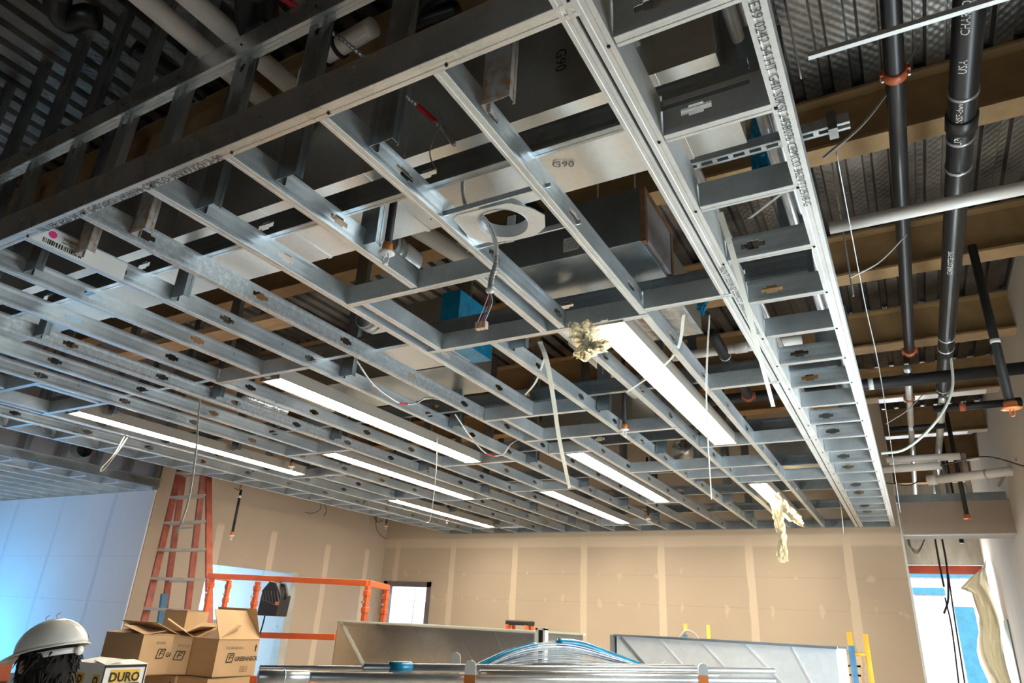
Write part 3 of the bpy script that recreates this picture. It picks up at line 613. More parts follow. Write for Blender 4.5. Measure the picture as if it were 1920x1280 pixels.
# ------------------------------------------------------------------ pipes
def pipe(name, a, b_, r, m_, label, cat='pipe', parts=(), group=None):
    a, b_ = V(a), V(b_); t = empty(name, a, label, cat, group); wpart(MB().tube([a, b_], r, 20), 'pipe_run', m_, t, True); d = (b_ - a).normalized()
    for kind, f in parts:
        c = a.lerp(b_, f)
        if kind == 'band': wpart(MB().tube([c - d * .008, c + d * .008], r * 1.08, 20), 'band', 'steelpipe', t, True)
        if kind == 'tape': wpart(MB().tube([c - d * .02, c + d * .02], r * 1.03, 20), 'tape', 'white', t, True)
        if kind == 'hub': wpart(MB().tube([c - d * .05, c - d * .045, c + d * .045, c + d * .05], [r, r * 1.18, r * 1.18, r], 20), 'hub', m_, t, True)
        if kind == 'coupling':
            cp = wpart(MB().tube([c - d * .025, c - d * .022, c + d * .022, c + d * .025], [r * 1.05, r * 1.22, r * 1.22, r * 1.05], 20), 'coupling', 'coupling', t, True)
            sd = d.cross(V((0, 0, 1))).normalized() if abs(d.z) < .9 else V((1, 0, 0))
            wpart(MB().bar(c + sd * r * 1.1 - d * .02, c + sd * r * 1.1 + d * .02, .03, .02).bar(c - sd * r * 1.1 - d * .02, c - sd * r * 1.1 + d * .02, .03, .02), 'coupling_lug', 'coupling', t)
            wpart(MB().tube([c + sd * r * 1.3 - V((0, 0, .03)), c + sd * r * 1.3 + V((0, 0, .03))], .006, 8).tube([c - sd * r * 1.3 - V((0, 0, .03)), c - sd * r * 1.3 + V((0, 0, .03))], .006, 8), 'bolt', 'steelpipe', t)
    return t
zp = 3.85
pa = pipe('sprinkler_main', (.245, -1, zp), (.245, 6.1, zp), .038, 'black_iron', 'slim black pipe with an orange-brown coupling, right of the soffit ladder', parts=(('coupling', .515), ('band', .675), ('coupling', .99)))
pipe('sprinkler_main', (.215, 6.25, 3.78), (.215, 13.5, 3.78), .03, 'steelpipe', 'bright silver pipe continuing behind the black cross pipe', parts=(('coupling', .12),))
pb = pipe('waste_pipe', (.50, -1, zp), (.50, 7.2, zp), .056, 'black_iron', 'thick black plastic-coated pipe with white maker lettering at right', parts=(('band', .475), ('hub', .50), ('band', .515), ('band', .545), ('band', .83), ('band', .86), ('band', .99)))
def onpipe(s_, y, ang, size=.045):
    r_ = .0565
    def wr(u, v): a = ang + v / r_; return V((.50 - r_ * math.sin(a), y - u, zp - r_ * math.cos(a)))
    wtext(s_, size, (0, 0, 0), (1, 0, 0), (0, 1, 0), 'paper', pb, wrap=wr)
onpipe('CHARLOTTE', 2.50, .1); onpipe('USA', 2.72, .1); onpipe('NSF-dwv', 3.05, .15, .038); onpipe('UPC', 3.22, .1); onpipe('CHARLOTTE PIPE', 4.6, .1, .04)
pipe('waste_pipe', (.49, 7.25, 3.8), (.49, 13, 3.8), .035, 'steelpipe', 'silver pipe running on beyond the thick black pipe')
pipe('cross_main', (-3.6, 6.33, 3.7), (1.1, 6.33, 3.7), .05, 'black_steel', 'long black pipe crossing right to left under the roof beams', parts=(('tape', .75),))
pipe('cross_main', (.4, 7.35, 3.72), (1.08, 7.35, 3.72), .035, 'black_steel', 'short black pipe with fittings behind the long black cross pipe', parts=(('coupling', .35), ('hub', .95)))
pipe('cross_main', (.0, 8.1, 3.75), (.52, 8.1, 3.75), .03, 'black_steel', 'slim black cross pipe in front of the pale painted flange strips', parts=(('tape', .4),))
pipe('drain_pipe', (-.12, 3.56, 3.7), (1.1, 3.56, 3.7), .034, 'pvc', 'white plastic pipe crossing below the black pipes at right')
pipe('drain_pipe', (-1.4, 4.9, 3.62), (-.45, 4.9, 3.62), .034, 'pvc', 'white plastic pipe crossing behind the middle of the brightest light', parts=(('hub', .55),))
pipe('drain_pipe', PZ(214, -50, 3.95), PZ(552, 238, 3.95), .047, 'pvc', 'thick white pipe at upper left, left one of the pair')
pipe('drain_pipe', PZ(314, -40, 3.95), PZ(620, 226, 3.95), .047, 'pvc', 'thick white pipe at upper left, right one of the pair')
t = empty('drain_pipe', PZ(575, 150, 3.85), 'white pipe with elbow and black clamps above the second hanging stud', 'pipe')
wpart(MB().tube(arc([PZ(572, 240, 3.6), PZ(576, 150, 3.7), PZ(598, 112, 3.78), PZ(640, 85, 3.8), PZ(700, 50, 3.8)], 24), .04, 16), 'pipe_run', 'pvc', t, True)
a_, c_ = PZ(609, 104, 3.79), PZ(636, 88, 3.8); d_ = (c_ - a_).normalized()
for q in (a_, c_): wpart(MB().tube([q - d_ * .008, q + d_ * .008], .05, 16), 'clamp', 'black_rubber', t, True)
pipe('drain_pipe', PZ(775, 425, 3.6), PZ(1035, 585, 3.6), .05, 'pvc', 'white pipe slanting behind the square opening header')
pipe('drain_pipe', PZ(1075, 640, 3.6), PZ(1250, 790, 3.6), .045, 'pvc', 'white pipe slanting left of the brightest strip light')
pipe('drain_pipe', PZ(1662, 862, 3.6) , PZ(1800, 855, 3.6), .04, 'pvc', 'upper white pipe of the cluster above the corridor header')
pipe('drain_pipe', PZ(1655, 880, 3.5), PZ(1765, 872, 3.5), .045, 'pvc', 'stub of white pipe in the cluster above the corridor header')
pipe('drain_pipe', PZ(1745, 900, 3.45), PZ(1925, 880, 3.45), .05, 'pvc', 'lower white pipe running to the right wall over the corridor header', parts=(('hub', .02), ('band', .6)))
for i_, (a, b_) in enumerate((((1752, 880), (1745, 910)), ((1768, 862), (1757, 912)), ((1805, 850), (1790, 908)))):
    q = PY(*a, 10.15); pipe('drain_riser', (q.x, q.y, q.z), (q.x - .01, q.y + .02, 3.0), .03, 'pvc' if i_ != 1 else 'steelpipe', 'vertical pipe end over the corridor header, %s from the left' % ORD[i_])
pipe('conduit', PZ(1358, -10, 3.4), PZ(1358, -10, 3.4) + V((0, 7.2, 0)), .022, 'steelpipe', 'silver conduit running above the soffit ladder, right one')
pipe('conduit', (PZ(1180, 50, 3.4)).xyz, PZ(1180, 50, 3.4) + V((0, 6.5, 0)), .014, 'steelpipe', 'silver conduit running above the soffit ladder, left one', parts=(('band', .15),))
pipe('conduit', (-.21, .9, 3.45), (-.21, 7.0, 3.45), .014, 'steelpipe', 'thin silver conduit beside the right one above the soffit ladder')
pipe('waste_pipe', PZ(935, 335, 3.9), PZ(1115, 180, 3.9) if False else PZ(1215, 590, 3.9), .045, 'black_steel', 'black pipe passing above the air terminal box')
pipe('waste_pipe', PZ(1335, 625, 3.6), PZ(1405, 745, 3.6), .04, 'black_steel', 'black pipe with orange coupling descending behind the header right of the brightest light', parts=(('band', .3), ('coupling', .97)))
# black fittings at upper left and top
def bent(name, pts, r, label, m_='black_iron', cat='pipe'): return tag(MB().tube(arc(pts, 30), r, 16).build(name, m_, None, True), label, cat)
bent('black_trap', [PZ(112, -20, 4.1), PZ(108, 15, 4.1), PZ(128, 40, 4.1), PZ(158, 30, 4.1), PZ(185, 35, 4.1)], .055, 'bent black drain trap under the deck at the top left corner')
bent('black_drain', [PZ(250, 90, 4.2), PZ(320, 135, 4.2), PZ(380, 180, 4.2)], .045, 'short black pipe hidden behind the hanging studs at upper left')
bent('black_drain', [PZ(480, -30, 4.0), PZ(482, 40, 4.0), PZ(478, 75, 4.0)], .09, 'fat black fitting beside the white pipe pair')
bent('black_drain', [PZ(770, 60, 4.0), PZ(800, 40, 4.0), PZ(860, 20, 4.0)], .04, 'black pipe with white tape above the front track')
bent('black_drain', [PZ(788, 40, 4.05), PZ(805, -5, 4.05), PZ(850, -30, 4.05)], .06, 'thick black elbow above the front track')
pipe('waste_pipe', PZ(760, 140, 3.75), PZ(742, 280, 3.35), .03, 'black_steel', 'black pipe dropping behind the flexible cable near the long duct', parts=(('tape', .97),))
# sprinkler drops
def drop(px, py, z, ztop, label, cap='orange', r=.016, style='white', L=None):
    p = PZ(px, py, z); t = empty('sprinkler_drop', p, label, 'sprinkler', 'sprinkler drops')
    wpart(MB().tube([(p.x, p.y, z + .09), (p.x, p.y, ztop)], r, 14), 'drop_pipe', 'black_steel', t, True)
    wpart(MB().tube([(p.x, p.y, z + .05), (p.x, p.y, z + .095)], [r * 1.4, r * 1.35], 14), 'reducer', 'orange_cap' if cap == 'orange' else 'bronze', t, True)
    if ztop - z > .5: wpart(MB().tube([(p.x, p.y, z + .5), (p.x, p.y, z + .53)], r * 1.05, 14), 'tape', 'white', t, True)
    wpart(MB().tube([(p.x, p.y, z + .045), (p.x, p.y, z + .05), (p.x, p.y, z + .054)], [r * 1.2, r * 2.15, r * 1.9], 18), 'head_shoulder', style, t, True)
    wpart(MB().tube(arc([(p.x - .008, p.y, z + .045), (p.x - .014, p.y, z + .02), (p.x - .004, p.y, z + .002)], 10), .0035, 6).tube(arc([(p.x + .008, p.y, z + .045), (p.x + .014, p.y, z + .02), (p.x + .004, p.y, z + .002)], 10), .0035, 6), 'head_frame', style, t, True)
    wpart(MB().tube([(p.x, p.y, z), (p.x, p.y, z + .003)], .012, 12), 'deflector', style, t, True)
    return t
drop(722, 495, 2.93, 3.9, 'white sprinkler head on a black drop with orange fitting, nearest the camera')
drop(1171, 818, 2.93, 3.9, 'sprinkler head on a black drop left of the brightest strip light')
drop(1216, 980, 2.93, 3.8, 'small orange tipped sprinkler far back near the right strip light')
drop(545, 884, 2.93, 3.1, 'white sprinkler head hanging near the end of the leftmost strip light')
drop(838, 982, 2.93, 3.3, 'small orange tipped sprinkler over the grey door frame')
p_ = PY(433, 1010, 5.6); drop(433, 1012, p_.z, 2.98, 'long black sprinkler drop hanging in front of the left wall by the stepladder')
p_ = PY(723, 990, 8.9); drop(723, 992, p_.z, DK, 'short black sprinkler drop near the room corner')
drop(1900, 780, 3.0, 4.25, 'black sprinkler drop with orange cap close to the right wall', style='orange_cap', r=.028)
drop(1816, 980, 2.95, DK, 'long black sprinkler drop in front of the corridor header', style='orange_cap', r=.024)

# ------------------------------------------------------------------ struts, hanger wires and rods
def wire(pts, r, label, m_='wire', name='hanger_wire', cat='wire', n_=30): return tag(MB().tube(arc(pts, n_), r, 6).build(name, m_, None, True), label, cat)
st = empty('slotted_strut', (-.3, 2.2, 3.3), 'slotted metal strut crossing above the soffit ladder', 'strut')
sm = MB(); x = -.62
while x < .0:
    sm.box(x, x + .018, 2.18, 2.22, 3.3, 3.303); sm.box(x + .018, x + .06, 2.18, 2.19, 3.3, 3.303); sm.box(x + .018, x + .06, 2.21, 2.22, 3.3, 3.303); x += .06
sm.box(-.62, x, 2.178, 2.182, 3.3, 3.34).box(-.62, x, 2.218, 2.222, 3.3, 3.34); wpart(sm, 'channel', 'galv', st); wpart(MB().box(-.03, .0, 2.17, 2.23, 3.28, 3.36), 'end_clamp', 'galv_dark', st)
tag(MB().bar(PZ(1515, 106, 3.2), PZ(1925, -18, 3.2), .016, .016).build('ceiling_runner', 'galv_pale'), 'thin white metal runner crossing to the top right corner', 'metal runner')
rod = 'threaded hanger rods'
for i_, (px, py, z, zt, l) in enumerate(((1120, 560, 3.2, 4.25, 'left front hanger rod of the air terminal box'), (1194, 518, 3.2, 4.25, 'right front hanger rod of the air terminal box'), (560, 505, 3.25, 4.3, 'hanger rod left of the square opening'), (1600, 555, 3.45, DK, 'hanger rod below the first beam right of the soffit ladder'))):
    p = PZ(px, py, z); tag(MB().tube([p, (p.x, p.y, zt)], .005, 8).build('hanger_rod', 'galv'), 'thin metal ' + l, 'hanger rod', rod)
wire([(-.08, 1.9, 3.3), (-.09, 1.5, 3.8), (-.1, 1.2, 4.6)], .003, 'long straight wire rising beside the ladder rail at top right')
wire([PZ(1568, 285, 3.75), PZ(1620, 560, 3.5), PZ(1655, 730, 3.3), PZ(1688, 960, 3.0)], .0035, 'long rod hanging along the outer side of the soffit ladder', 'galv')
wire([PZ(1545, 295, 3.3), PZ(1620, 230, 3.6), PZ(1680, 150, 4.0), PZ(1720, 90, 4.4)], .006, 'pale cable curving up from the ladder rail past the black pipe', 'grey_cable', 'pale_cable', 'cable')
wire([PZ(1595, 520, 3.15), PZ(1650, 490, 3.4), PZ(1700, 440, 3.7)], .004, 'thin pale cable rising from the ladder to the black pipe', 'strap', 'pale_cable', 'cable')
wire([PY(1652, 850, 6.2), PY(1700, 840, 6.2), PY(1755, 790, 6.2), PY(1785, 730, 6.2), PY(1782, 660, 6.2), PY(1775, 560, 6.0)], .011, 'thick pale tube sweeping down beside the silver pipe to the ladder', 'strap', 'pale_cable', 'cable')
wire([PY(1660, 795, 6.5), PY(1700, 770, 6.5), PY(1730, 740, 6.5)], .004, 'short thin cable near the silver coupling', 'grey_cable', 'pale_cable', 'cable')
wire([PY(1660, 905, 9.2), PY(1710, 908, 9.2), PY(1745, 880, 9.0), PY(1790, 866, 8.5), PY(1850, 856, 7.6), PY(1925, 875, 6.8)], .007, 'dark cable looping over the white pipes towards the right wall', 'darkwire', 'dark_cable', 'cable')
for i_, (x0, y0, x1, y1, z0, z1, l) in enumerate(((775, 165, 752, 320, 3.6, 3.1, 'thin tie wire with hook behind the flexible cable'), (1130, 700, 1130, 560, 3.0, 3.6, 'thin wire beside the brightest light'), (690, 985, 688, 830, 2.98, 3.1, 'wire near the second strip light'))):
    wire([PZ(x0, y0, z0), PZ((x0 + x1) / 2 + 3, (y0 + y1) / 2, (z0 + z1) / 2), PZ(x1, y1, z1)], .0022, l)
wire([PZ(822, 215, 3.35), PZ(826, 232, 3.3), PZ(812, 262, 3.22), PZ(806, 290, 3.16), PZ(818, 320, 3.1)], .0025, 'kinked tie wire hanging by the flexible cable')
wire([PZ(1330, 590, 2.98), PZ(1325, 700, 2.75), PZ(1326, 800, 2.6), PZ(1334, 935, 2.4)], .004, 'thin pale wire dangling right of the brightest light', 'strap', 'dangling_wire')
wire([PY(1572, 925, 8.5), PY(1578, 960, 8.5), PY(1582, 1000, 8.5)], .004, 'thin white wire hanging at the far right joists', 'strap', 'dangling_wire')
wire([PZ(235, 815, 2.97), PY(215, 850, 3.05), PY(190, 878, 3.05), PY(195, 880, 3.05), PY(222, 845, 3.05), PZ(240, 818, 2.97)], .004, 'white cord loop hanging below the leftmost strip light', 'strap', 'cord_loop', 'cord')
wire([PZ(820, 820, 3.0), PZ(818, 880, 2.85), PZ(812, 940, 2.8), PZ(806, 975, 2.78), PZ(800, 980, 2.78)], .004, 'white cord hanging with a small loop near the far left strip light', 'strap', 'cord_loop', 'cord')
def strap(name, pts, w, label, m_='strap', wd=(1, 0, 0), n_=30):
    P_ = arc(pts, n_); mb = MB(); wd = V(wd).normalized() * w / 2; vs = []
    for p in P_: vs += [p - wd, p + wd]
    mb.add(vs, [(2 * i, 2 * i + 1, 2 * i + 3, 2 * i + 2) for i in range(len(P_) - 1)]); o = mb.build(name, m_, None, False); solid(o, .0015); return tag(o, label, 'strap')
strap('hanging_strap', [PZ(1350, 398, 3.05), PZ(1372, 470, 2.95), PZ(1402, 580, 2.86), PZ(1428, 680, 2.82), PZ(1450, 762, 2.8)], .021, 'long pale strap hanging across the soffit ladder at right')
strap('hanging_strap', [PZ(1012, 640, 3.05), PZ(1026, 680, 2.95), PZ(1038, 750, 2.85), PZ(1050, 830, 2.75), PZ(1068, 915, 2.66)], .028, 'long pale strap dangling at the ceiling centre, left of the brightest light')
strap('hanging_strap', [PZ(1282, 590, 3.05), PZ(1272, 650, 3.0), PZ(1240, 690, 2.97), PZ(1175, 735, 2.96)], .017, 'grey strap arching across the brightest strip light')
strap('hanging_strap', [PZ(985, 740, 3.05), PZ(1005, 715, 3.0), PZ(1022, 670, 3.03)], .016, 'short pale strap curling behind the long dangling one')
strap('hanging_strap', [PY(379, 718, 2.9), PY(372, 780, 2.9), PY(368, 840, 2.9), PY(355, 930, 2.9), PY(338, 985, 2.9), PY(330, 1000, 2.9)], .02, 'long strap hanging in front of the orange stepladder')
strap('hanging_strap', [PZ(1480, 352, 3.35), PZ(1405, 410, 3.3)], .02, 'short pale strap across the inside of the soffit ladder')

# ------------------------------------------------------------------ label sticker on a joist (top left)
sk = empty('joist_sticker', (-2.96, 1.2, 3.02), 'white paper label with barcode and pink dot on a joist at left', 'label')
x = -2.998 + .02
wpart(MB().box(-2.968, -2.9665, 1.08, 1.50, H + .004, H + .088), 'label_sheet', 'paper', sk)
rb = random.Random(2); y = 1.14; bm_ = MB()
while y < 1.30: w = rb.choice((.002, .004, .006)); bm_.box(-2.9655, -2.965, y, y + w, H + .012, H + .034); y += w + rb.choice((.003, .005))
wpart(bm_, 'barcode', 'ink', sk); wpart(MB().tube([(-2.9655, 1.17, H + .06), (-2.9645, 1.17, H + .06)], .016, 20), 'pink_dot', 'pink', sk)
wtext('2458076', .02, (-2.9645, 1.21, H + .056), (0, 1, 0), (0, 0, 1), 'ink', sk); wtext('362VT125', .012, (-2.9645, 1.21, H + .042), (0, 1, 0), (0, 0, 1), 'ink', sk)

# ------------------------------------------------------------------ left room framing and bulkhead
member('bulkhead_track', (XL, .8, H - .005), (XL, 5.3, H - .005), 'long metal track at the foot of the left bulkhead studs', 'metal track', lip=0, knock=False, fl=.05, h=.11, flip=True, material='galv_dark')
for i, y in enumerate((2.0, 2.42, 2.83, 3.24, 3.66, 4.05, 4.45, 4.85, 5.22)):
    hs = hanger('bulkhead_stud', XL - .03, y, H + .1, DK, 'vertical stud of the left bulkhead, %s from the camera' % ORD[i], 'studs of the left bulkhead', material='galv_dark', knock=False, h=.05, fl=.06)
struct('wall_bulkhead', MB().box(XL - .18, XL - .16, .8, 5.3, H + .06, DK), 'dw_grey')
t = empty('round_collar', (XL - .1, 4.2, 3.18), 'short round duct collar poking through the left bulkhead', 'duct collar')
q = PX(150, 843, XL - .12); wpart(MB().tube([(XL - .16, q.y, q.z), (XL - .02, q.y, q.z)], .09, 24, False), 'sleeve', 'duct', t, True); wpart(MB().tube([(XL - .15, q.y, q.z), (XL - .149, q.y, q.z)], .088, 24), 'opening', 'ink', t)
for i in range(9):
    x = XL - .42 * (i + 1) ; member('side_room_joist', (x, 1.2, H - .02), (x, 5.29, H - .02), 'ceiling joist of the left side room, %s from the bulkhead' % ORD[i], 'ceiling joist', 'joists of the side room ceiling', k0=.4)
for i in range(8):
    y = 2.35 + .41 * i; member('side_room_rung', (XL - .4, y, H - .02), (XL - .05, y, H - .02), 'short blocking between bulkhead and side room joist, %s from the camera' % ORD[i], 'blocking', 'blocking of the side room ceiling', knock=False)

# ------------------------------------------------------------------ doors
d1_ = struct('door_1', MB().box(XL - .14, XL + .006, 7.76, 7.90, 0, 2.17), 'galv')
fy = YB - .02
fr = MB().box(-8.1, -8.02, fy, YB + .14, 0, 2.2).box(-7.17, -7.09, fy, YB + .14, 0, 2.2).box(-8.1, -7.09, fy, YB + .14, 2.12, 2.2)
struct('door_2', fr, 'steel_frame'); 
struct('wall_far_room', MB().box(-9.6, -6.4, 10.9, 11.0, 0, 3.2).box(-6.45, -6.35, 9.99, 10.9, 0, 3.2).box(-9.7, -9.6, 9.99, 11, 0, 3.2).box(-9.7, -6.35, 9.99, 11, 3.2, 3.3), mat('lit_room_wall', (.80, .84, .88), .8))
struct('trim_3', MB().box(-8.20, -8.194, 10.894, 10.9, 0, 3.1), 'inkgrey')
light('far_room_lamp', 'AREA', (-7.9, 10.3, 3.1), 26, (.88, .95, 1), (1.6, .3), (0, .35, -1))
# electrical panel seen in the left doorway
q = PX(470, 1200, -8.9)
tag(MB().box(-9.6, -9.3, 7.2, 8.0, 0, 1.45).build('electrical_panel', 'galv', bevel=.01), 'grey metal cabinet seen through the left doorway', 'electrical cabinet')

# ------------------------------------------------------------------ stepladder
sl = empty('stepladder', (-7.3, 5.0, 0), 'tall worn orange fibreglass stepladder with aluminium steps by the left wall', 'stepladder')
def rail_pts(a, ya, b_, yb):
    p, q = PY(*a, ya), PY(*b_, yb); d = (q - p) / (q.z - p.z); top = p + d * (3.35 - p.z); bot = p + d * (0 - p.z); return top, bot
FL = rail_pts((336, 885), 5.16, (268, 1174), 4.84); FR = rail_pts((391, 891), 5.16, (392, 1150), 4.84)
RL = rail_pts((345, 881), 5.28, (309, 1139), 5.55); RR = rail_pts((381, 891), 5.28, (352, 1136), 5.55)
for nm, (a, b_) in (('front_rail', FL), ('front_rail', FR), ('rear_rail', RL), ('rear_rail', RR)):
    o = wpart(MB().bar(a, b_, .032 if nm[0] == 'r' else .03, .075, up=(0, 1, 0)), nm, 'ladder_red', sl, bevel=.004)
    wpart(MB().bar(b_, b_ + V((0, 0, .04)), .05, .09, up=(0, 1, 0)), 'foot', 'black_rubber', sl)
for k in range(10):
    z = 3.1 - .305 * k
    a = FL[0].lerp(FL[1], (FL[0].z - z) / FL[0].z); b_ = FR[0].lerp(FR[1], (FR[0].z - z) / FR[0].z)
    if z > .1:
        s_ = wpart(MB().bar(a, b_, .085, .028), 'step', 'alu', sl)
        wpart(MB().bar(a + (b_ - a) * .90, b_ - V((0, 0, .09)), .012, .006), 'step_brace', 'alu', s_)
        s_.children[0].parent = s_; s_.children[0].matrix_parent_inverse = inv(sl)
    if k % 2 == 0 and z > .1:
        a = RL[0].lerp(RL[1], (RL[0].z - z) / RL[0].z); b_ = RR[0].lerp(RR[1], (RR[0].z - z) / RR[0].z); wpart(MB().bar(a, b_, .02, .02), 'rear_brace', 'alu', sl)
wpart(MB().bar(FL[0], FR[0], .28, .06), 'top_cap', 'black_plastic', sl)
a = RL[0].lerp(RL[1], .48); b_ = RL[0].lerp(RL[1], .60); wpart(MB().bar(a + V((0, -.03, 0)), b_ + V((0, -.03, 0)), .036, .078, up=(0, 1, 0)), 'blue_sticker', 'blue_paint', sl)

# ------------------------------------------------------------------ orange scaffold guard rail
YS = 4.35
sc = empty('guard_rail_scaffold', (-4.6, YS, 0), 'orange steel scaffold guard rail frame in front of the left wall', 'scaffold')
def spar(name, a, b_, w=.036, h=.036): return wpart(MB().bar(a, b_, w, h), name, 'orange', sc, bevel=.003)
TL, TR = PY(392, 1079, YS), PY(690, 1093, YS); TRb = TR + V((-.02, .66, .0)); TRb = PY(727, 1101, YS + .62)
spar('top_rail', TL, TR, .04, .045); spar('top_rail', TR, TRb, .04, .045); spar('top_rail', PY(392, 1079, YS), PY(430, 1085, YS + .3), .04, .045)
ML, MR = PY(366, 1187, YS), PY(630, 1194, YS); spar('middle_rail', ML, MR, .04, .045); BL = PY(380, 1262, YS); spar('bottom_rail', V((BL.x, BL.y, BL.z)), V((MR.x + .3, MR.y, BL.z)), .04, .06)
for (px, py), y in (((398, 1085), YS), ((430, 1088), YS + .3), ((484, 1090), YS), ((690, 1098), YS), ((725, 1106), YS + .6)):
    q = PY(px, py, y)
    o = spar('post', V((q.x, q.y, .0)), V((q.x, q.y, q.z)), .036, .036)
    for zz in (q.z - .05, q.z - .17): wpart(MB().box(q.x - .023, q.x + .023, q.y - .023, q.y + .023, zz - .025, zz + .015), 'lock_collar', 'orange', sc, bevel=.004)
    wpart(MB().tube([(q.x, q.y - .03, q.z - .12), (q.x, q.y - .045, q.z - .12)], .009, 10), 'spring_pin', 'steelpipe', sc)
wpart(MB().box(TL.x - .05, TL.x + .35, YS - .3, YS + .3, .95, 1.0), 'platform', 'wood', sc)
# portable black power unit on the rail
q = PY(515, 1123, YS - .06)
pu = empty('power_unit', q, 'black wedge shaped plastic power unit with ribbed face clamped on the scaffold', 'power unit')
pr = [(-.115, -.13), (.11, -.13), (.125, .03), (.04, .13), (-.03, .14), (-.1, .07)]
body = MB().prism([(a, -.06, b_) for a, b_ in pr], (0, .12, 0)); body.build('casing', 'black_plastic', pu, bevel=.008)
for k in range(6): MB().bar((-.095 + k * .035, -.062, .06), (-.05 + k * .035, -.062, -.03), .006, .005, up=(0, 1, 0)).build('rib', 'inkgrey', pu)
MB().bar((-.1, -.062, .0), (.11, -.062, -.05), .005, .005).build('rib', 'inkgrey', pu)
MB().tube(arc([(.045, 0, .12), (.09, 0, .11), (.13, 0, .03), (.12, 0, -.0)], 14), .012, 8).build('handle', 'black_plastic', pu, True)
MB().box(.085, .115, -.066, -.058, -.045, -.02).build('switch', 'orange_cap', pu)
wpart(MB().tube(arc([q + V((-.08, 0, -.13)), q + V((-.09, 0, -.22)), q + V((-.13, 0, -.38))], 14), .006, 8), 'power_cord', 'black_rubber', pu, True)
wire([PY(470, 1118, YS), PY(472, 1130, YS), PY(469, 1142, YS)], .003, 'small wire pin dangling from the scaffold post', 'wire', 'locking_pin', 'pin')

# ------------------------------------------------------------------ cardboard boxes on a bench
def carton(corner_top, wx, wy, h, yaw, label, flaps=(), open_top=True, logo=None, m_='cardboard', group=None):
    """corner_top: the upper near corner (max x, min y) in world; box spreads to -x and +y"""
    t = empty('cardboard_box', corner_top, label, 'cardboard box', group, yaw)
    b_ = MB(); th = .005
    b_.box(-wx, 0, 0, th, -h, 0).box(-wx, 0, wy - th, wy, -h, 0).box(-wx, -wx + th, th, wy - th, -h, 0).box(-th, 0, th, wy - th, -h, 0).box(-wx, 0, 0, wy, -h, -h + th)
    if not open_top: b_.box(-wx, 0, 0, wy, -th, 0)
    b_.build('carton', m_, t)
    for side, ln, ang in flaps:    # ang: 0 = flat closed over the top, 90 = upright, 150 = folded out
        a = math.radians(ang); c, s_ = math.cos(a) * ln, math.sin(a) * ln
        if side == 'front': poly = [(-wx, 0, 0), (0, 0, 0), (-.01, c, s_), (-wx + .01, c, s_)]; nrm = (0, 0, .004)
        if side == 'back': poly = [(-wx, wy, 0), (0, wy, 0), (-.01, wy - c, s_), (-wx + .01, wy - c, s_)]; nrm = (0, 0, .004)
        if side == 'right': poly = [(0, 0, 0), (0, wy, 0), (-c, wy - .01, s_), (-c, .01, s_)]; nrm = (.003, 0, .003)
        if side == 'left': poly = [(-wx, 0, 0), (-wx, wy, 0), (-wx + c, wy - .01, s_), (-wx + c, .01, s_)]; nrm = (-.003, 0, .003)
        MB().prism(poly, nrm).build('flap', m_, t)
    MB().box(-wx / 2 - .03, -wx / 2 + .03, -.001, 0, -.05, 0).build('packing_tape', 'paper', t) if logo == 'tape' else None
    return t
def ltext(s, size, org, xd, yd, m_, parent, align='LEFT', bold=0.):
    o = text(s, size, org, xd, yd, m_, 'lettering', None, align, None, bold); o.parent = parent; return o
def logo_right(t, y0, z0, s=1., full=True):   # on the +x face, reading towards +y
    e = .0015
    mb = MB()
    for a, b_ in (((0, 0), (.05, 0)), ((.05, 0), (.062, .05)), ((.062, .05), (.012, .05)), ((.012, .05), (0, 0)), ((.02, .01), (.03, .04)), ((.03, .04), (.05, .04)), ((.024, .025), (.045, .025))):
        mb.bar((e, y0 + a[0] * s, z0 + a[1] * s), (e, y0 + b_[0] * s, z0 + b_[1] * s), .003, .005 * s, up=(1, 0, 0)) if False else mb.bar((e, y0 + a[0] * s, z0 + a[1] * s), (e, y0 + b_[0] * s, z0 + b_[1] * s), .005 * s, .002, up=(1, 0, 0))
    mb.build('logo_mark', 'ink', t)
    if full: ltext('GREENHECK', .036 * s, (e, y0 + .068 * s, z0 + .006 * s), (0, 1, 0), (0, .12, 1), 'ink', t, bold=.0006)
def logo_front(t, x0, z0, s=1., arrow=True, ax=0, az=0):
    e = -.0015; mb = MB()
    for a, b_ in (((0, 0), (.05, 0)), ((.05, 0), (.062, .05)), ((.062, .05), (.012, .05)), ((.012, .05), (0, 0)), ((.02, .01), (.03, .04)), ((.03, .04), (.05, .04)), ((.024, .025), (.045, .025))):
        mb.bar((x0 + a[0] * s, e, z0 + a[1] * s), (x0 + b_[0] * s, e, z0 + b_[1] * s), .005 * s, .002, up=(0, 1, 0))
    mb.build('logo_mark', 'ink', t); ltext('GREENHECK', .036 * s, (x0 + .068 * s, e, z0 + .006 * s), (1, 0, 0), (.12, 0, 1), 'ink', t, bold=.0006)
    MB().prism([(ax - .004, e, az), (ax + .004, e, az), (ax + .004, e, az + .03), (ax + .011, e, az + .03), (ax, e, az + .05), (ax - .011, e, az + .03), (ax - .004, e, az + .03)], (0, -.001, 0)).build('arrow_mark', 'ink', t)
yw = .10
cR = PD(411, 1199, 5.0); zt = cR.z; hB = .215
bx = carton(cR, .37, .36, hB, yw, 'open GREENHECK cardboard box at right of the upper row, flap standing up', (('left', .2, 20), ('right', .2, 60), ('back', .2, 70), ('front', .2, 25)))
logo_right(bx, .09, -.13); ltext('CF-E150-GR 48152', .02, (.0015, .07, -.055), (0, 1, 0), (0, 0, 1), 'inkgrey', bx)
for k in range(3): ltext('EE WEIR CR0', .012, (.0015, .22, -.165 - k * .013), (0, 1, 0), (0, 0, 1), 'ink', bx)
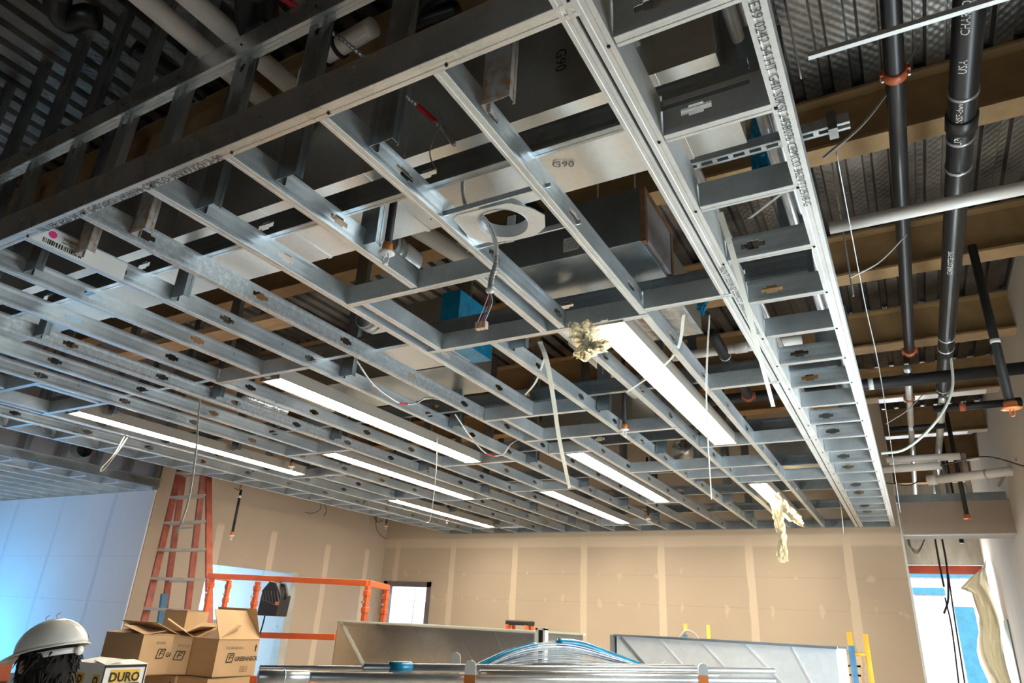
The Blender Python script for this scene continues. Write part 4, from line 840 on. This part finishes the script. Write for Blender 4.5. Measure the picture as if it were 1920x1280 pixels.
MB().prism([(.0015, .33, -.07), (.0015, .338, -.07), (.0015, .338, -.045), (.0015, .344, -.045), (.0015, .334, -.025), (.0015, .324, -.045), (.0015, .33, -.045)], (.001, 0, 0)).build('arrow_mark', 'ink', bx)
cM = PD(309, 1194, 5.15); bx2 = carton(V((cM.x, cM.y, zt)), .24, .15, hB, -.66, 'half hidden cardboard box in the middle of the upper row', (('right', .12, 15), ('back', .2, 30)))
logo_right(bx2, .06, -.13, 1., False); ltext('CF-E150', .02, (.0015, .07, -.055), (0, 1, 0), (0, 0, 1), 'inkgrey', bx2)
bx2.location = PD(314, 1194, 5.15); bx2.location.z = zt
cL = PD(270, 1191, 5.0); cL.z = zt + .01; bx3 = carton(cL, .33, .27, hB + .01, yw, 'cardboard box at left end of the upper row with lid half shut', (('right', .22, 12), ('front', .17, 8), ('back', .2, 20)))
logo_right(bx3, .12, -.13); ltext('CF-E150', .02, (.0015, .1, -.05), (0, 1, 0), (0, 0, 1), 'inkgrey', bx3)
cT = PD(352, 1145, 5.75); bx4 = carton(cT, .22, .2, cT.z - 1.18, yw, 'tall narrow cardboard box standing behind the upper row', (('front', .1, 0),), False)
zl = zt - hB - .004
cl1 = PD(333, 1252, 5.15); cl1.z = zl; bl1 = carton(cl1, .30, .40, .26, yw, 'cardboard box at left of the lower row with logo and arrow', (), False); logo_front(bl1, -.21, -.14, .9, True, -.035, -.08)
cl2 = PD(394, 1252, 4.98); cl2.z = zl; bl2 = carton(cl2, .31, .36, .26, yw, 'cardboard box at right of the lower row, plain tan side', (), False); logo_front(bl2, -.26, -.16, .9, True, -.04, -.10)
cl3 = PD(270, 1240, 5.3); cl3.z = zl; bl3 = carton(cl3, .12, .42, .26, yw, 'brown cardboard box behind the black and yellow lettered box', (), False)
# bench carrying the cartons
wb = empty('work_bench', (-4.1, 3.2, 0), 'plywood bench below the cardboard boxes', 'bench')
zb_ = zl - .262
wpart(MB().box(-5.0, -3.5, 2.6, 3.75, zb_ - .03, zb_), 'bench_top', 'wood', wb)
for xx in (-4.9, -3.6):
    for yy in (2.7, 3.65): wpart(MB().box(xx - .04, xx + .04, yy - .04, yy + .04, 0, zb_ - .03), 'leg', 'wood', wb)
# lettered box
cd_ = PD(197, 1247, 4.3); db = carton(cd_, .235, .245, .30, yw - .05, 'white box lettered DURO DYNE in yellow and black, flap open', (('right', .11, 8), ('front', .12, 10)), m_='paper')
e = .0015
MB().box(0, e, .04, .205, -.082, -.022).build('yellow_panel', 'yellow_ink', db); MB().box(0, e, .03, .215, -.157, -.084).build('black_panel', 'ink', db)
ltext('DURO', .06, (e + .001, .123, -.076), (0, 1, 0), (0, 0, 1), 'ink', db, 'CENTER', .002); ltext('DYNE', .06, (e + .001, .123, -.150), (0, 1, 0), (0, .1, 1), 'paper', db, 'CENTER', .002)
for a, b_, c in (((-.20, -.14), 'D', 'D'), ((-.07, -.02), 'O', 'E')):
    MB().box(a[0], a[1], -e, 0, -.10, -.045).build('yellow_panel', 'yellow_ink', db); MB().box(a[0], a[1], -e, 0, -.165, -.105).build('black_panel', 'ink', db)
    ltext(b_, .05, ((a[0] + a[1]) / 2, -e - .001, -.09), (1, 0, 0), (0, 0, 1), 'ink', db, 'CENTER', .002); ltext(c, .05, ((a[0] + a[1]) / 2, -e - .001, -.155), (1, 0, 0), (0, 0, 1), 'paper', db, 'CENTER', .002)
MB().box(0, e * .7, .0, .008, -.3, 0).box(0, e * .7, .232, .24, -.3, 0).box(0, e * .7, 0, .24, -.012, 0).build('black_border', 'ink', db)
ts = empty('tool_cart', (cd_.x - .1, cd_.y + .1, 0), 'small plywood cart under the white lettered box', 'cart')
wpart(MB().box(cd_.x - .3, cd_.x + .1, cd_.y - .1, cd_.y + .26, cd_.z - .33, cd_.z - .302), 'shelf', 'wood', ts)
for xx in (-.26, .06):
    for yy in (-.06, .22): wpart(MB().box(cd_.x + xx - .02, cd_.x + xx + .02, cd_.y + yy - .02, cd_.y + yy + .02, 0, cd_.z - .33), 'leg', 'galv', ts)

# ------------------------------------------------------------------ worker in hard hat
hc = PD(92, 1238, 3.75)          # centre of the head
wk = empty('person', (hc.x, hc.y, 0), 'person in a white hard hat with dark wavy hair, seen from behind', 'person')
fwd = V((-.93, -.35, 0)).normalized(); rgt = V((fwd.y, -fwd.x, 0))
def W(f, r_, z): return V((hc.x, hc.y, 0)) + fwd * f + rgt * r_ + V((0, 0, z))
hz = hc.z
def skin(name, verts, edges, radii, m_, parent, levels=2):
    me = bpy.data.meshes.new(name); me.from_pydata([tuple(v) for v in verts], edges, []); me.materials.append(M[m_]); o = bpy.data.objects.new(name, me); COL.objects.link(o)
    o.modifiers.new('skin', 'SKIN'); 
    for i, r_ in enumerate(radii): me.skin_vertices[0].data[i].radius = r_ if isinstance(r_, tuple) else (r_, r_)
    me.skin_vertices[0].data[0].use_root = True
    s_ = o.modifiers.new('sub', 'SUBSURF'); s_.levels = levels; s_.render_levels = levels; o.parent = parent; o.matrix_parent_inverse = inv(parent)
    return o
B = []; Ed = []; Ra = []
def bv(p, r_, par=None):
    B.append(p); Ra.append(r_); i = len(B) - 1
    if par is not None: Ed.append((par, i))
    return i
pel = bv(W(0, 0, hz - .78), .15); ws = bv(W(0, 0, hz - .62), .13, pel); ch = bv(W(0, 0, hz - .42), .15, ws); nb = bv(W(0, 0, hz - .24), .09, ch); nk = bv(W(.01, 0, hz - .14), .055, nb); hd1 = bv(W(.03, 0, hz - .04), .085, nk); hd2 = bv(W(.03, 0, hz + .05), .088, hd1)
for s_ in (-1, 1):
    sh = bv(W(0, s_ * .19, hz - .29), .062, ch); el = bv(W(.05, s_ * .25, hz - .56), .045, sh); wr = bv(W(.26, s_ * .2, hz - .62), .03, el); pm = bv(W(.33, s_ * .19, hz - .62), .035, wr)
    for k in range(4):
        f1 = bv(W(.38, s_ * .19 + (k - 1.5) * .021, hz - .625), .010, pm); f2 = bv(W(.415 - .004 * abs(k - 1), s_ * .19 + (k - 1.5) * .023, hz - .64), .009, f1); bv(W(.43 - .005 * abs(k - 1), s_ * .19 + (k - 1.5) * .024, hz - .662), .008, f2)
    th1 = bv(W(.33, s_ * .14, hz - .64), .011, pm); bv(W(.365, s_ * .12, hz - .655), .009, th1)
    hp = bv(W(0, s_ * .1, hz - .86), .095, pel); kn = bv(W(.03, s_ * .11, hz * .34), .06, hp); an = bv(W(0, s_ * .12, .09), .045, kn); bv(W(.15, s_ * .13, .05), .04, an)
skin('body', B, Ed, Ra, 'skin', wk)
# jacket as a lathe-like shell over the torso
def shell(name, rings, m_, parent, n_=28):
    mb = MB(); vs = []
    for z, rf, rr_, cf in rings:
        for k in range(n_): a = 2 * math.pi * k / n_; vs.append(W(cf + rf * math.cos(a), rr_ * math.sin(a), z))
    mb.add(vs, [(i * n_ + k, i * n_ + (k + 1) % n_, (i + 1) * n_ + (k + 1) % n_, (i + 1) * n_ + k) for i in range(len(rings) - 1) for k in range(n_)]); o = wpart(mb, name, m_, parent, True); solid(o, .006, 1); return o
shell('jacket', [(hz - .92, .17, .21, 0), (hz - .6, .16, .20, 0), (hz - .4, .17, .225, 0), (hz - .3, .15, .235, 0), (hz - .24, .125, .2, 0), (hz - .19, .095, .12, 0), (hz - .155, .078, .08, .005)], 'navy', wk)
shell('vest_collar', [(hz - .30, .158, .15, 0), (hz - .22, .125, .13, 0), (hz - .17, .092, .095, .0), (hz - .14, .084, .086, 0)], 'vest', wk)
for s_ in (-1, 1): wpart(MB().tube(arc([W(0, s_ * .17, hz - .27), W(.02, s_ * .235, hz - .4), W(.05, s_ * .26, hz - .56), W(.2, s_ * .215, hz - .61)], 14), [.075] * 5 + [.062] * 5 + [.055] * 3, 14), 'sleeve', 'navy', wk, True)
for s_ in (-1, 1): wpart(MB().tube([W(0, s_ * .1, hz - .84), W(.03, s_ * .11, hz * .34), W(0, s_ * .12, .1)], [.11, .08, .07], 14), 'trouser_leg', 'navy', wk, True)
for s_ in (-1, 1): wpart(MB().ball(W(.06, s_ * .125, .05), .13, .055, .05, 14, 8), 'boot', 'black_rubber', wk, True)
# hair: tufted mass covering back of the head
rh = random.Random(5); hr = MB()
def hf(d): return 1 + .05 * math.sin(9 * d.x + 3 * d.z) + .04 * math.sin(14 * d.y) + rh.uniform(-.02, .02)
hr.ball(W(.0, 0, hz - .01), .107, .107, .115, 28, 18, hf)
for k in range(230):
    a = rh.uniform(0, 2 * math.pi); zz = rh.uniform(-.095, .05); rad = .098 * math.sqrt(max(.05, 1 - (zz / .125) ** 2)); p = W(math.cos(a) * rad, math.sin(a) * rad, hz + zz)
    if math.cos(a) > .55: continue
    out = (p - W(0, 0, hz)).normalized(); tan = V((-out.y, out.x, 0)) * rh.uniform(-.03, .03)
    q1 = p + out * .016 + tan * .4 + V((0, 0, -.008)); q2 = p + out * rh.uniform(.012, .034) + tan + V((0, 0, rh.uniform(-.05, -.01)))
    hr.tube(arc([p - out * .01, q1, q2], 6), [.007, .007, .006, .005, .004, .002, .001][:7], 5)
wpart(hr, 'hair', 'hair', wk, True)
for s_ in (-1, 1): wpart(MB().ball(W(.035, s_ * .092, hz - .02), .022, .012, .034, 12, 8), 'ear', 'skin', wk, True)
wpart(MB().ball(W(.122, 0, hz - .035), .018, .016, .024, 10, 8), 'nose', 'skin', wk, True)
for s_ in (-1, 1): wpart(MB().ball(W(.105, s_ * .032, hz), .011, .012, .009, 10, 8), 'eye', 'white', wk, True)
wpart(MB().ball(W(.108, 0, hz - .075), .01, .026, .008, 10, 6), 'mouth', 'coupling', wk, True)
hh_ = empty('hard_hat', W(.0, 0, hz + .03), 'white hard hat with small sticker and metal clips on the worker', 'hard hat')
tilt = .26
def HW(f, r_, z): c, s_ = math.cos(tilt), math.sin(tilt); return W(.005, 0, hz + .045) + fwd * (f * c + z * s_) + rgt * r_ + V((0, 0, -f * s_ + z * c))
mb = MB(); n_ = 40; m_ = 12; vs = []
for j in range(m_ + 1):
    ph = math.pi / 2 * j / m_
    for i in range(n_):
        th = 2 * math.pi * i / n_; ridge = 1; cr = .006 * math.exp(-(math.sin(th) / .18) ** 2) * math.sin(math.pi / 2 - ph * .8) * math.sin(ph)
        vs.append(HW(.142 * math.sin(ph) * math.cos(th), .118 * math.sin(ph) * math.sin(th), .118 * math.cos(ph) * ridge + cr))
mb.add(vs, [(j * n_ + i, (j + 1) * n_ + i, (j + 1) * n_ + (i + 1) % n_, j * n_ + (i + 1) % n_) for j in range(m_) for i in range(n_)])
o = wpart(mb, 'shell', 'hat', hh_, True); solid(o, .004)
mb = MB(); vs = []
for i in range(n_):
    th = 2 * math.pi * i / n_; c = math.cos(th); bw = .012 + (.05 * max(0, c) ** 1.5)
    for dr, dz in ((0, .004), (bw, -.004 - .012 * max(0, c)), (bw, -.009 - .012 * max(0, c)), (0, -.004)): vs.append(HW((.142 + dr) * math.cos(th), (.118 + dr * .8) * math.sin(th), dz))
mb.add(vs, [(4 * i + k, 4 * i + (k + 1) % 4, 4 * ((i + 1) % n_) + (k + 1) % 4, 4 * ((i + 1) % n_) + k) for i in range(n_) for k in range(4)]); wpart(mb, 'brim', 'hat', hh_, True)
vs = []
for i in range(25):
    th = math.pi * (.55 + .9 * i / 24); 
    for dz in (-.035, -.012): vs.append(HW(.118 * math.cos(th), .098 * math.sin(th), dz - .005))
o = wpart(MB().add(vs, [(2 * i, 2 * i + 2, 2 * i + 3, 2 * i + 1) for i in range(24)]), 'headband', 'white', hh_, True); solid(o, .003)
o = wpart(MB().tube([HW(-.125, 0, -.032), HW(-.137, 0, -.034)], .018, 16), 'ratchet_knob', 'white', hh_, True)
for f_ in (.03, -.02): wpart(MB().tube(arc([HW(f_, 0, .118), HW(f_ + .006, .0, .134), HW(f_ - .012, 0, .14)], 8), .0018, 6), 'wire_clip', 'wire', hh_, True)
# sticker on the visible (right rear) side
sv = [HW(.148 * math.cos(t_) * math.cos(e_), .124 * math.sin(t_) * math.cos(e_), .118 * math.sin(e_) + .002) for e_ in (.12, .30) for t_ in (2.15, 2.3, 2.45, 2.55)]
wpart(MB().add(sv, [(i, i + 1, i + 5, i + 4) for i in range(3)]), 'sticker', 'paper', hh_, True)

# clutter at the lower left edge
q = PD(-28, 1250, 4.75); tb = empty('tool_tray', (q.x, q.y, 0), 'tray of dark red and grey odds and ends at the lower left edge', 'tool tray')
wpart(MB().box(q.x - .45, q.x + .25, q.y - .15, q.y + .45, q.z - .10, q.z - .07), 'tray', 'black_plastic', tb, bevel=.01); wpart(MB().box(q.x - .1, q.x + .07, q.y, q.y + .1, q.z - .07, q.z + .02), 'red_case', 'coupling', tb, bevel=.008); wpart(MB().box(q.x - .15, q.x + .2, q.y - .1, q.y - .02, q.z - .07, q.z - .03), 'grey_tool', 'galv', tb, bevel=.008)
for xx in (-.4, .2):
    for yy in (-.1, .4): wpart(MB().box(q.x + xx - .015, q.x + xx + .015, q.y + yy - .015, q.y + yy + .015, 0, q.z - .1), 'leg', 'black_steel', tb)

# ------------------------------------------------------------------ duct sections on stands
def lying_duct(name, x0, x1, y0, y1, z0, z1, m_, label, nb, lean, flangem, slant=.45):
    t = empty(name, ((x0 + x1) / 2, (y0 + y1) / 2, 0), label, 'duct section')
    b_ = MB(); th = .004
    b_.box(x0, x1, y0, y0 + th, z0, z1).box(x0, x1, y1 - th, y1, z0, z1).box(x0, x1, y0, y1, z0, z0 + th)
    b_.box(x0, x0 + th, y0, y1, z0, z1); wpart(b_, 'duct_body', m_, t)
    for k in range(nb):
        xa = x0 + (x1 - x0) * (k + .12) / nb; zz = min(slant * 1.0, z1 - z0)
        wpart(MB().bar((xa, y0 - .003, z1 - .01), (min(x1, xa + zz * lean), y0 - .003, z1 - zz), .02 if k == 0 else .009, .006, up=(0, 1, 0)), 'stiffening_bead', flangem if k == 0 else m_, t)
    wpart(MB().box(x0 - .01, x1 + .01, y0 - .02, y0 + .01, z1 - .006, z1 + .006).box(x0 - .01, x1 + .01, y1 - .01, y1 + .02, z1 - .006, z1 + .006), 'flange', flangem, t)
    for xx in (x0 + .1, x1 - .15):
        for yy in (y0 + .05, y1 - .1): wpart(MB().box(xx, xx + .04, yy, yy + .04, 0, z0), 'stand_leg', 'wood', t)
    return t
aY = 3.8; pA0 = PY(634, 1163, aY); pA1 = PY(1002, 1183, aY)
da = lying_duct('duct_section', pA0.x, pA1.x, aY, aY + .7, .95, pA0.z, 'duct', 'large grey sheet metal duct section standing in front of the far wall, at left', 5, .95, 'strap', .5)
pe0 = PY(1001, 1180, aY); wpart(MB().box(pe0.x + .02, pe0.x + .034, aY - .02, aY + .02, 1.1, pe0.z + .01).box(pe0.x + .07, pe0.x + .084, aY - .02, aY + .02, 1.1, pe0.z + .01).box(pe0.x + .02, pe0.x + .084, aY - .02, aY + .02, pe0.z, pe0.z + .012), 'end_flange', 'white', da)
wpart(MB().box(pe0.x + .034, pe0.x + .07, aY + .0, aY + .02, 1.1, pe0.z), 'dark_gap', 'black_plastic', da)
q0, q1 = PY(690, 1247, aY - .15), PY(1010, 1247, aY - .15)
tag(MB().box(q0.x, q1.x + .9, aY - .2, aY - .02, q0.z - .05, q0.z + .01).build('cardboard_strip', 'cardboard'), 'long flat cardboard lying in front of the duct sections', 'cardboard')
bY = 4.5; pB0 = PY(1155, 1190, bY); pB1 = PY(1568, 1224, bY)
dbb = lying_duct('duct_section', pB0.x, pB1.x, bY, bY + .6, .95, pB0.z, 'duct_bright', 'shiny silver duct section standing at right, daylight put into its colour', 5, 1.0, 'galv_dark', .5)
wpart(MB().box(pB0.x - .03, pB0.x - .005, bY - .03, bY + .5, 1.0, pB0.z), 'end_flange', 'galv_dark', dbb)

# ------------------------------------------------------------------ conduit bundle on a rack
cdir = V((.4961, .8683, 0)); z_ = 0
base = PD(883, 1256, 2.9)
def along(s_, dz=0, off=0): return base + cdir * s_ + V((cdir.y, -cdir.x, 0)) * off + V((0, 0, dz))
def on_line(px, py, off=0):
    """point of the bundle line seen at image column px"""
    d = ray(px, py); n_ = V((cdir.y, -cdir.x, 0)); return (CAM + d * (((base + n_ * off) - CAM).dot(n_) / d.dot(n_)))
gC = 'silver conduits bundled on the rack'
for i_, (px0, px1, py, r_, off, l) in enumerate(((487, 1450, 1268, .0165, 0, 'lower silver conduit of the bundle, with coupling at its left end'), (680, 1450, 1251, .015, -.04, 'upper silver conduit of the bundle, starting at the blue band'), (487, 900, 1251, .008, -.07, 'thin silver conduit behind the left half of the bundle'), (900, 1345, 1262, .012, .03, 'front silver conduit of the bundle, right half'), (1000, 1300, 1247, .010, -.09, 'rear silver conduit of the bundle, right half'))):
    a = on_line(px0, py, off); b_ = on_line(px1, py + (px1 - px0) * .008, off); t = empty('conduit', a, l, 'conduit', gC); wpart(MB().tube([a, b_], r_, 16), 'tube_run', 'steelpipe', t, True)
    if i_ == 0: d = (b_ - a).normalized(); wpart(MB().tube([a - d * .005, a + d * .16], r_ * 1.25, 16), 'coupling', 'steelpipe', t, True); wpart(MB().tube([a + d * .075, a + d * .08], r_ * 1.35, 16), 'coupling_bead', 'galv', t, True)
a = on_line(728, 1250, -.04); b_ = on_line(770, 1250, -.04); tag(MB().tube([a, b_], .019, 16).build('blue_band', 'blue_plastic', None, True), 'blue band wrapped round the conduits left of the rack post', 'wrap band')
for i_, (px, py, m_, l) in enumerate(((883, 1237, 'orange_cap', 'rack post with white worn top and orange base, in front of the conduits'), (1318, 1243, 'orange_cap', 'rack post with grey top at the right part of the conduits'), (855, 1222, 'paper', 'pale rack post behind the conduits at left'), (1248, 1240, 'wire', 'pale rack post behind the conduits at right'))):
    off = .08 if i_ < 2 else -.30; p = on_line(px, py, off); t = empty('rack_post', (p.x, p.y, 0), l, 'rack post', None)
    nx = V((RT.x, RT.y, 0)).normalized(); w_ = .021; top = p.z
    prf = [(-w_, .0), (w_, .0), (w_, top - .02), (w_ * .7, top - .006), (0, top), (-w_ * .7, top - .006), (-w_, top - .02)]
    zc = top - .05
    wpart(MB().prism([(p.x + nx.x * a_ , p.y + nx.y * a_, h_) for a_, h_ in [(-w_, zc), (w_, zc), (w_, top - .02), (w_ * .7, top - .006), (0, top), (-w_ * .7, top - .006), (-w_, top - .02)]], (-nx.y * .02, nx.x * .02, 0)), 'post_top', 'paper' if i_ != 1 else 'galv', t)
    wpart(MB().prism([(p.x + nx.x * a_, p.y + nx.y * a_, h_) for a_, h_ in [(-w_, 0), (w_, 0), (w_, zc), (-w_, zc)]], (-nx.y * .02, nx.x * .02, 0)), 'post_shaft', m_ if i_ < 2 else 'paper', t)
# arching bundle of tie wires
def bund(p, dz=0): return p + V((0, 0, dz))
ctrl = [(890, 1258), (960, 1222), (1020, 1207), (1080, 1208), (1160, 1232), (1215, 1250), (1270, 1262)]
rb = random.Random(9); gW = 'arching ceiling tie wires'
wb_ = MB()
for k in range(46):
    o_ = rb.uniform(-.03, .03); dz = rb.uniform(-.012, .012); s_ = rb.uniform(.35, 1.0) if k > 22 else rb.uniform(.88, 1.02)
    pts = [on_line(px, 1262 - (1262 - py) * s_, -.16 + o_) + V((0, 0, dz * (1 - abs(i - 3) / 4))) for i, (px, py) in enumerate(ctrl)]
    wb_.tube(arc(pts, 24), .0016, 5)
o = wb_.build('tie_wire_bundle', mat('bright_tie_wire', (.62, .68, .74), .35, .4, .2, 30), None, True); tag(o, 'arching bundle of long thin ceiling tie wires over the conduits', 'wire bundle', kind='stuff')
for i_, seg in enumerate((((893, 1252), (950, 1226), (1005, 1210)), ((1045, 1203), (1090, 1208), (1140, 1226), (1200, 1248)))):
    tag(MB().tube(arc([on_line(a, b_, -.16) for a, b_ in seg], 20), .016, 12).build('blue_tie_wires', 'blue_plastic', None, True), 'blue tinted stretch of the arching wire bundle, %s' % ('left' if i_ == 0 else 'right'), 'wire bundle')

# ------------------------------------------------------------------ small things by the far wall
q = PY(975, 1170, 6.5); fs_ = empty('folding_stepladder', (q.x, q.y, 0), 'top of a small stepladder with black cap and orange rails behind the grey duct', 'stepladder')
wpart(MB().box(q.x - .13, q.x + .13, q.y - .08, q.y + .08, q.z - .01, q.z + .035), 'top_cap', 'black_plastic', fs_, bevel=.012)
for sx, sy in ((-1, -1), (1, -1), (-1, 1), (1, 1)): wpart(MB().bar((q.x + sx * .10, q.y + sy * .05, q.z), (q.x + sx * .22, q.y + sy * .45, 0), .03, .05), 'rail', 'orange', fs_)
for k in range(4): z = q.z - .3 * (k + 1); f_ = (q.z - z) / q.z; wpart(MB().bar((q.x - .1 - .12 * f_, q.y - .05 - .4 * f_, z), (q.x + .1 + .12 * f_, q.y - .05 - .4 * f_, z), .07, .02), 'step', 'alu', fs_)
def yel(pa, pb, y, label, blue=True, zbot=0):
    a, b_ = PY(*pa, y), PY(*pb, y); t = empty('end_frame', (a.x, y, 0), label, 'scaffold')
    for i, p in enumerate((a, b_)):
        wpart(MB().tube([(p.x, y, 0), (p.x, y, p.z)], .02, 12), 'upright', 'yellow', t, True)
        if i == 0 and blue: wpart(MB().tube([(p.x, y, 0), (p.x, y, p.z - .10)], .024, 12), 'blue_sleeve', 'blue_paint', t, True)
    z = a.z - .16
    while z > .1: wpart(MB().tube([(a.x, y, z), (b_.x, y, z)], .014, 10), 'rung', 'yellow', t, True); z -= .36
    return t
yel((1285, 1169), (1328, 1171), 7.6, 'yellow and blue scaffold end frame behind the shiny duct')
yel((1592, 1184), (1622, 1188), 6.4, 'yellow and blue scaffold end frame right of the shiny duct')
wire([PY(1272, 1200, 7.58), PY(1285, 1183, 7.58), PY(1300, 1186, 7.58), PY(1312, 1200, 7.58)], .012, 'grey hose loops hung on the yellow scaffold', 'grey_cable', 'coiled_hose', 'hose')
for k in range(3):
    p = PY(1590, 1262 - k * 17, 6.9); tag(MB().box(p.x - .12, p.x + .1, 6.9, 7.15, p.z - .09, p.z).build('small_carton', 'cardboard', bevel=.003), 'small brown carton beside the yellow scaffold, %s of its stack' % ('lowest', 'middle', 'topmost')[k], 'cardboard box', 'small cartons stacked by the scaffold')
p = PY(1590, 1262, 6.9); tag(MB().box(p.x - .2, p.x + .2, 6.8, 7.3, 0, p.z - .092).build('carton_stack_base', 'cardboard', bevel=.003), 'large brown carton under the small cartons', 'cardboard box')
# wires on the left wall
for i_, seg in enumerate((((455, 905), (448, 918), (440, 915)), ((602, 940), (600, 955), (585, 962), (572, 960)), ((605, 940), (612, 955), (608, 968)), ((700, 965), (708, 978), (718, 975)), ((706, 968), (706, 990), (720, 1008), (740, 1010)))):
    wire([PX(a, b_, XL + .03) for a, b_ in seg], .005, 'dark cable tail poking from the left wall top, %s from the left' % ORD[i_], 'darkwire', 'cable_tail', 'cable', 16)

# ------------------------------------------------------------------ corridor at right: cables, cloth, pipes, right wall items
for i_, (px, y0_, py1, l) in enumerate(((1707, 1005, 1280, 'left'),)): pass
for i_, seg in enumerate((((1765, 1003), (1775, 1060), (1778, 1120), (1770, 1150)), ((1752, 1003), (1762, 1060), (1770, 1100)), ((1778, 1076), (1790, 1160), (1812, 1300)), ((1772, 1120), (1785, 1180), (1800, 1300)))):
    wire([PY(a, b_, 12.5) for a, b_ in seg], .014 if i_ < 2 else .01, 'dark cable hanging in the bright corridor opening, %s' % ('thickest', 'short left one', 'long right one', 'long left one')[i_], 'darkwire', 'hanging_cable', 'cable')
wire([PY(1708, 1120, 11), PY(1720, 1200, 11), PY(1738, 1300, 11)], .008, 'dark cable along the left edge of the corridor opening', 'darkwire', 'hanging_cable', 'cable')
for k in range(3): wire([PY(1702, 985, 12), PY(1701 + k * 2, 1010, 12), PY(1706 + k * 2, 1024 + k * 3, 12), PY(1722, 1030 + k * 3, 12), PY(1734, 1008, 12), PY(1733, 985, 12)], .007, 'pale coiled cable loop above the red lintel, %s' % ('highest', 'middle', 'lowest')[k], 'grey_cable', 'cable_coil', 'cable')
q = PY(1803, 1015, 12.); tag(MB().tube([q + V((0, 0, -.02)), q + V((0, 0, 1.75))], .03, 12).build('black_drop_pipe', 'black_steel', None, True), 'short black drop pipe seen under the corridor header', 'pipe')
# sheeting hanging by right wall
rn = random.Random(4); vs = []; cols_ = 9; rows_ = 14
for j in range(rows_):
    f_ = j / (rows_ - 1); wdt = (.02, .20, .36, .26, .30)[min(j, 4)] + .03 * math.sin(j); 
    for i in range(cols_): g = i / (cols_ - 1); vs.append((XR - .07 - wdt * g - .03 * math.sin(j * .9), 13.6 + .12 * math.sin(g * 9 + j * .5) + rn.uniform(-.02, .02), 2.95 - 2.2 * f_ - (.10 * g if j < 3 else 0)))
o = MB().add(vs, [(j * cols_ + i, j * cols_ + i + 1, (j + 1) * cols_ + i + 1, (j + 1) * cols_ + i) for j in range(rows_ - 1) for i in range(cols_ - 1)]).build('plastic_sheeting', 'sheeting', None, True); solid(o, .004); tag(o, 'dusty folded plastic sheet hanging beside the right wall in the corridor', 'plastic sheet')
tag(MB().box(XR - .02, XR + .01, 12.9, 13.5, 0, 2.05).build('wall_panel', mat('pale_blue_panel', (.40, .52, .55), .5), bevel=.005), 'pale blue metal jamb set in the right wall', 'metal panel')
# silver braces near the right wall
for i_, (a, b_) in enumerate((((1935, 790), (1905, 865)), ((1890, 880), (1872, 912)))):
    tag(MB().bar(PY(*a, 8.6 + i_), PY(*b_, 8.6 + i_), .03, .03).build('steel_brace', 'steelpipe'), 'silver angled brace near the right wall, %s' % ('upper' if i_ == 0 else 'lower'), 'brace')
for i_, (y, z) in enumerate(((8.65, 4.251), (10.4, 4.251))):  # pale strips under the beams paint strong light on their bottom flanges
    tag(MB().box(-.05, 1.0 - i_ * .1, y - .08, y + .08, z - .012, z).build('lit_flange_strip', 'pvc'), 'pale strip painting bright light on a beam flange above the corridor, %s' % ('near' if i_ == 0 else 'far'), 'painted light strip')
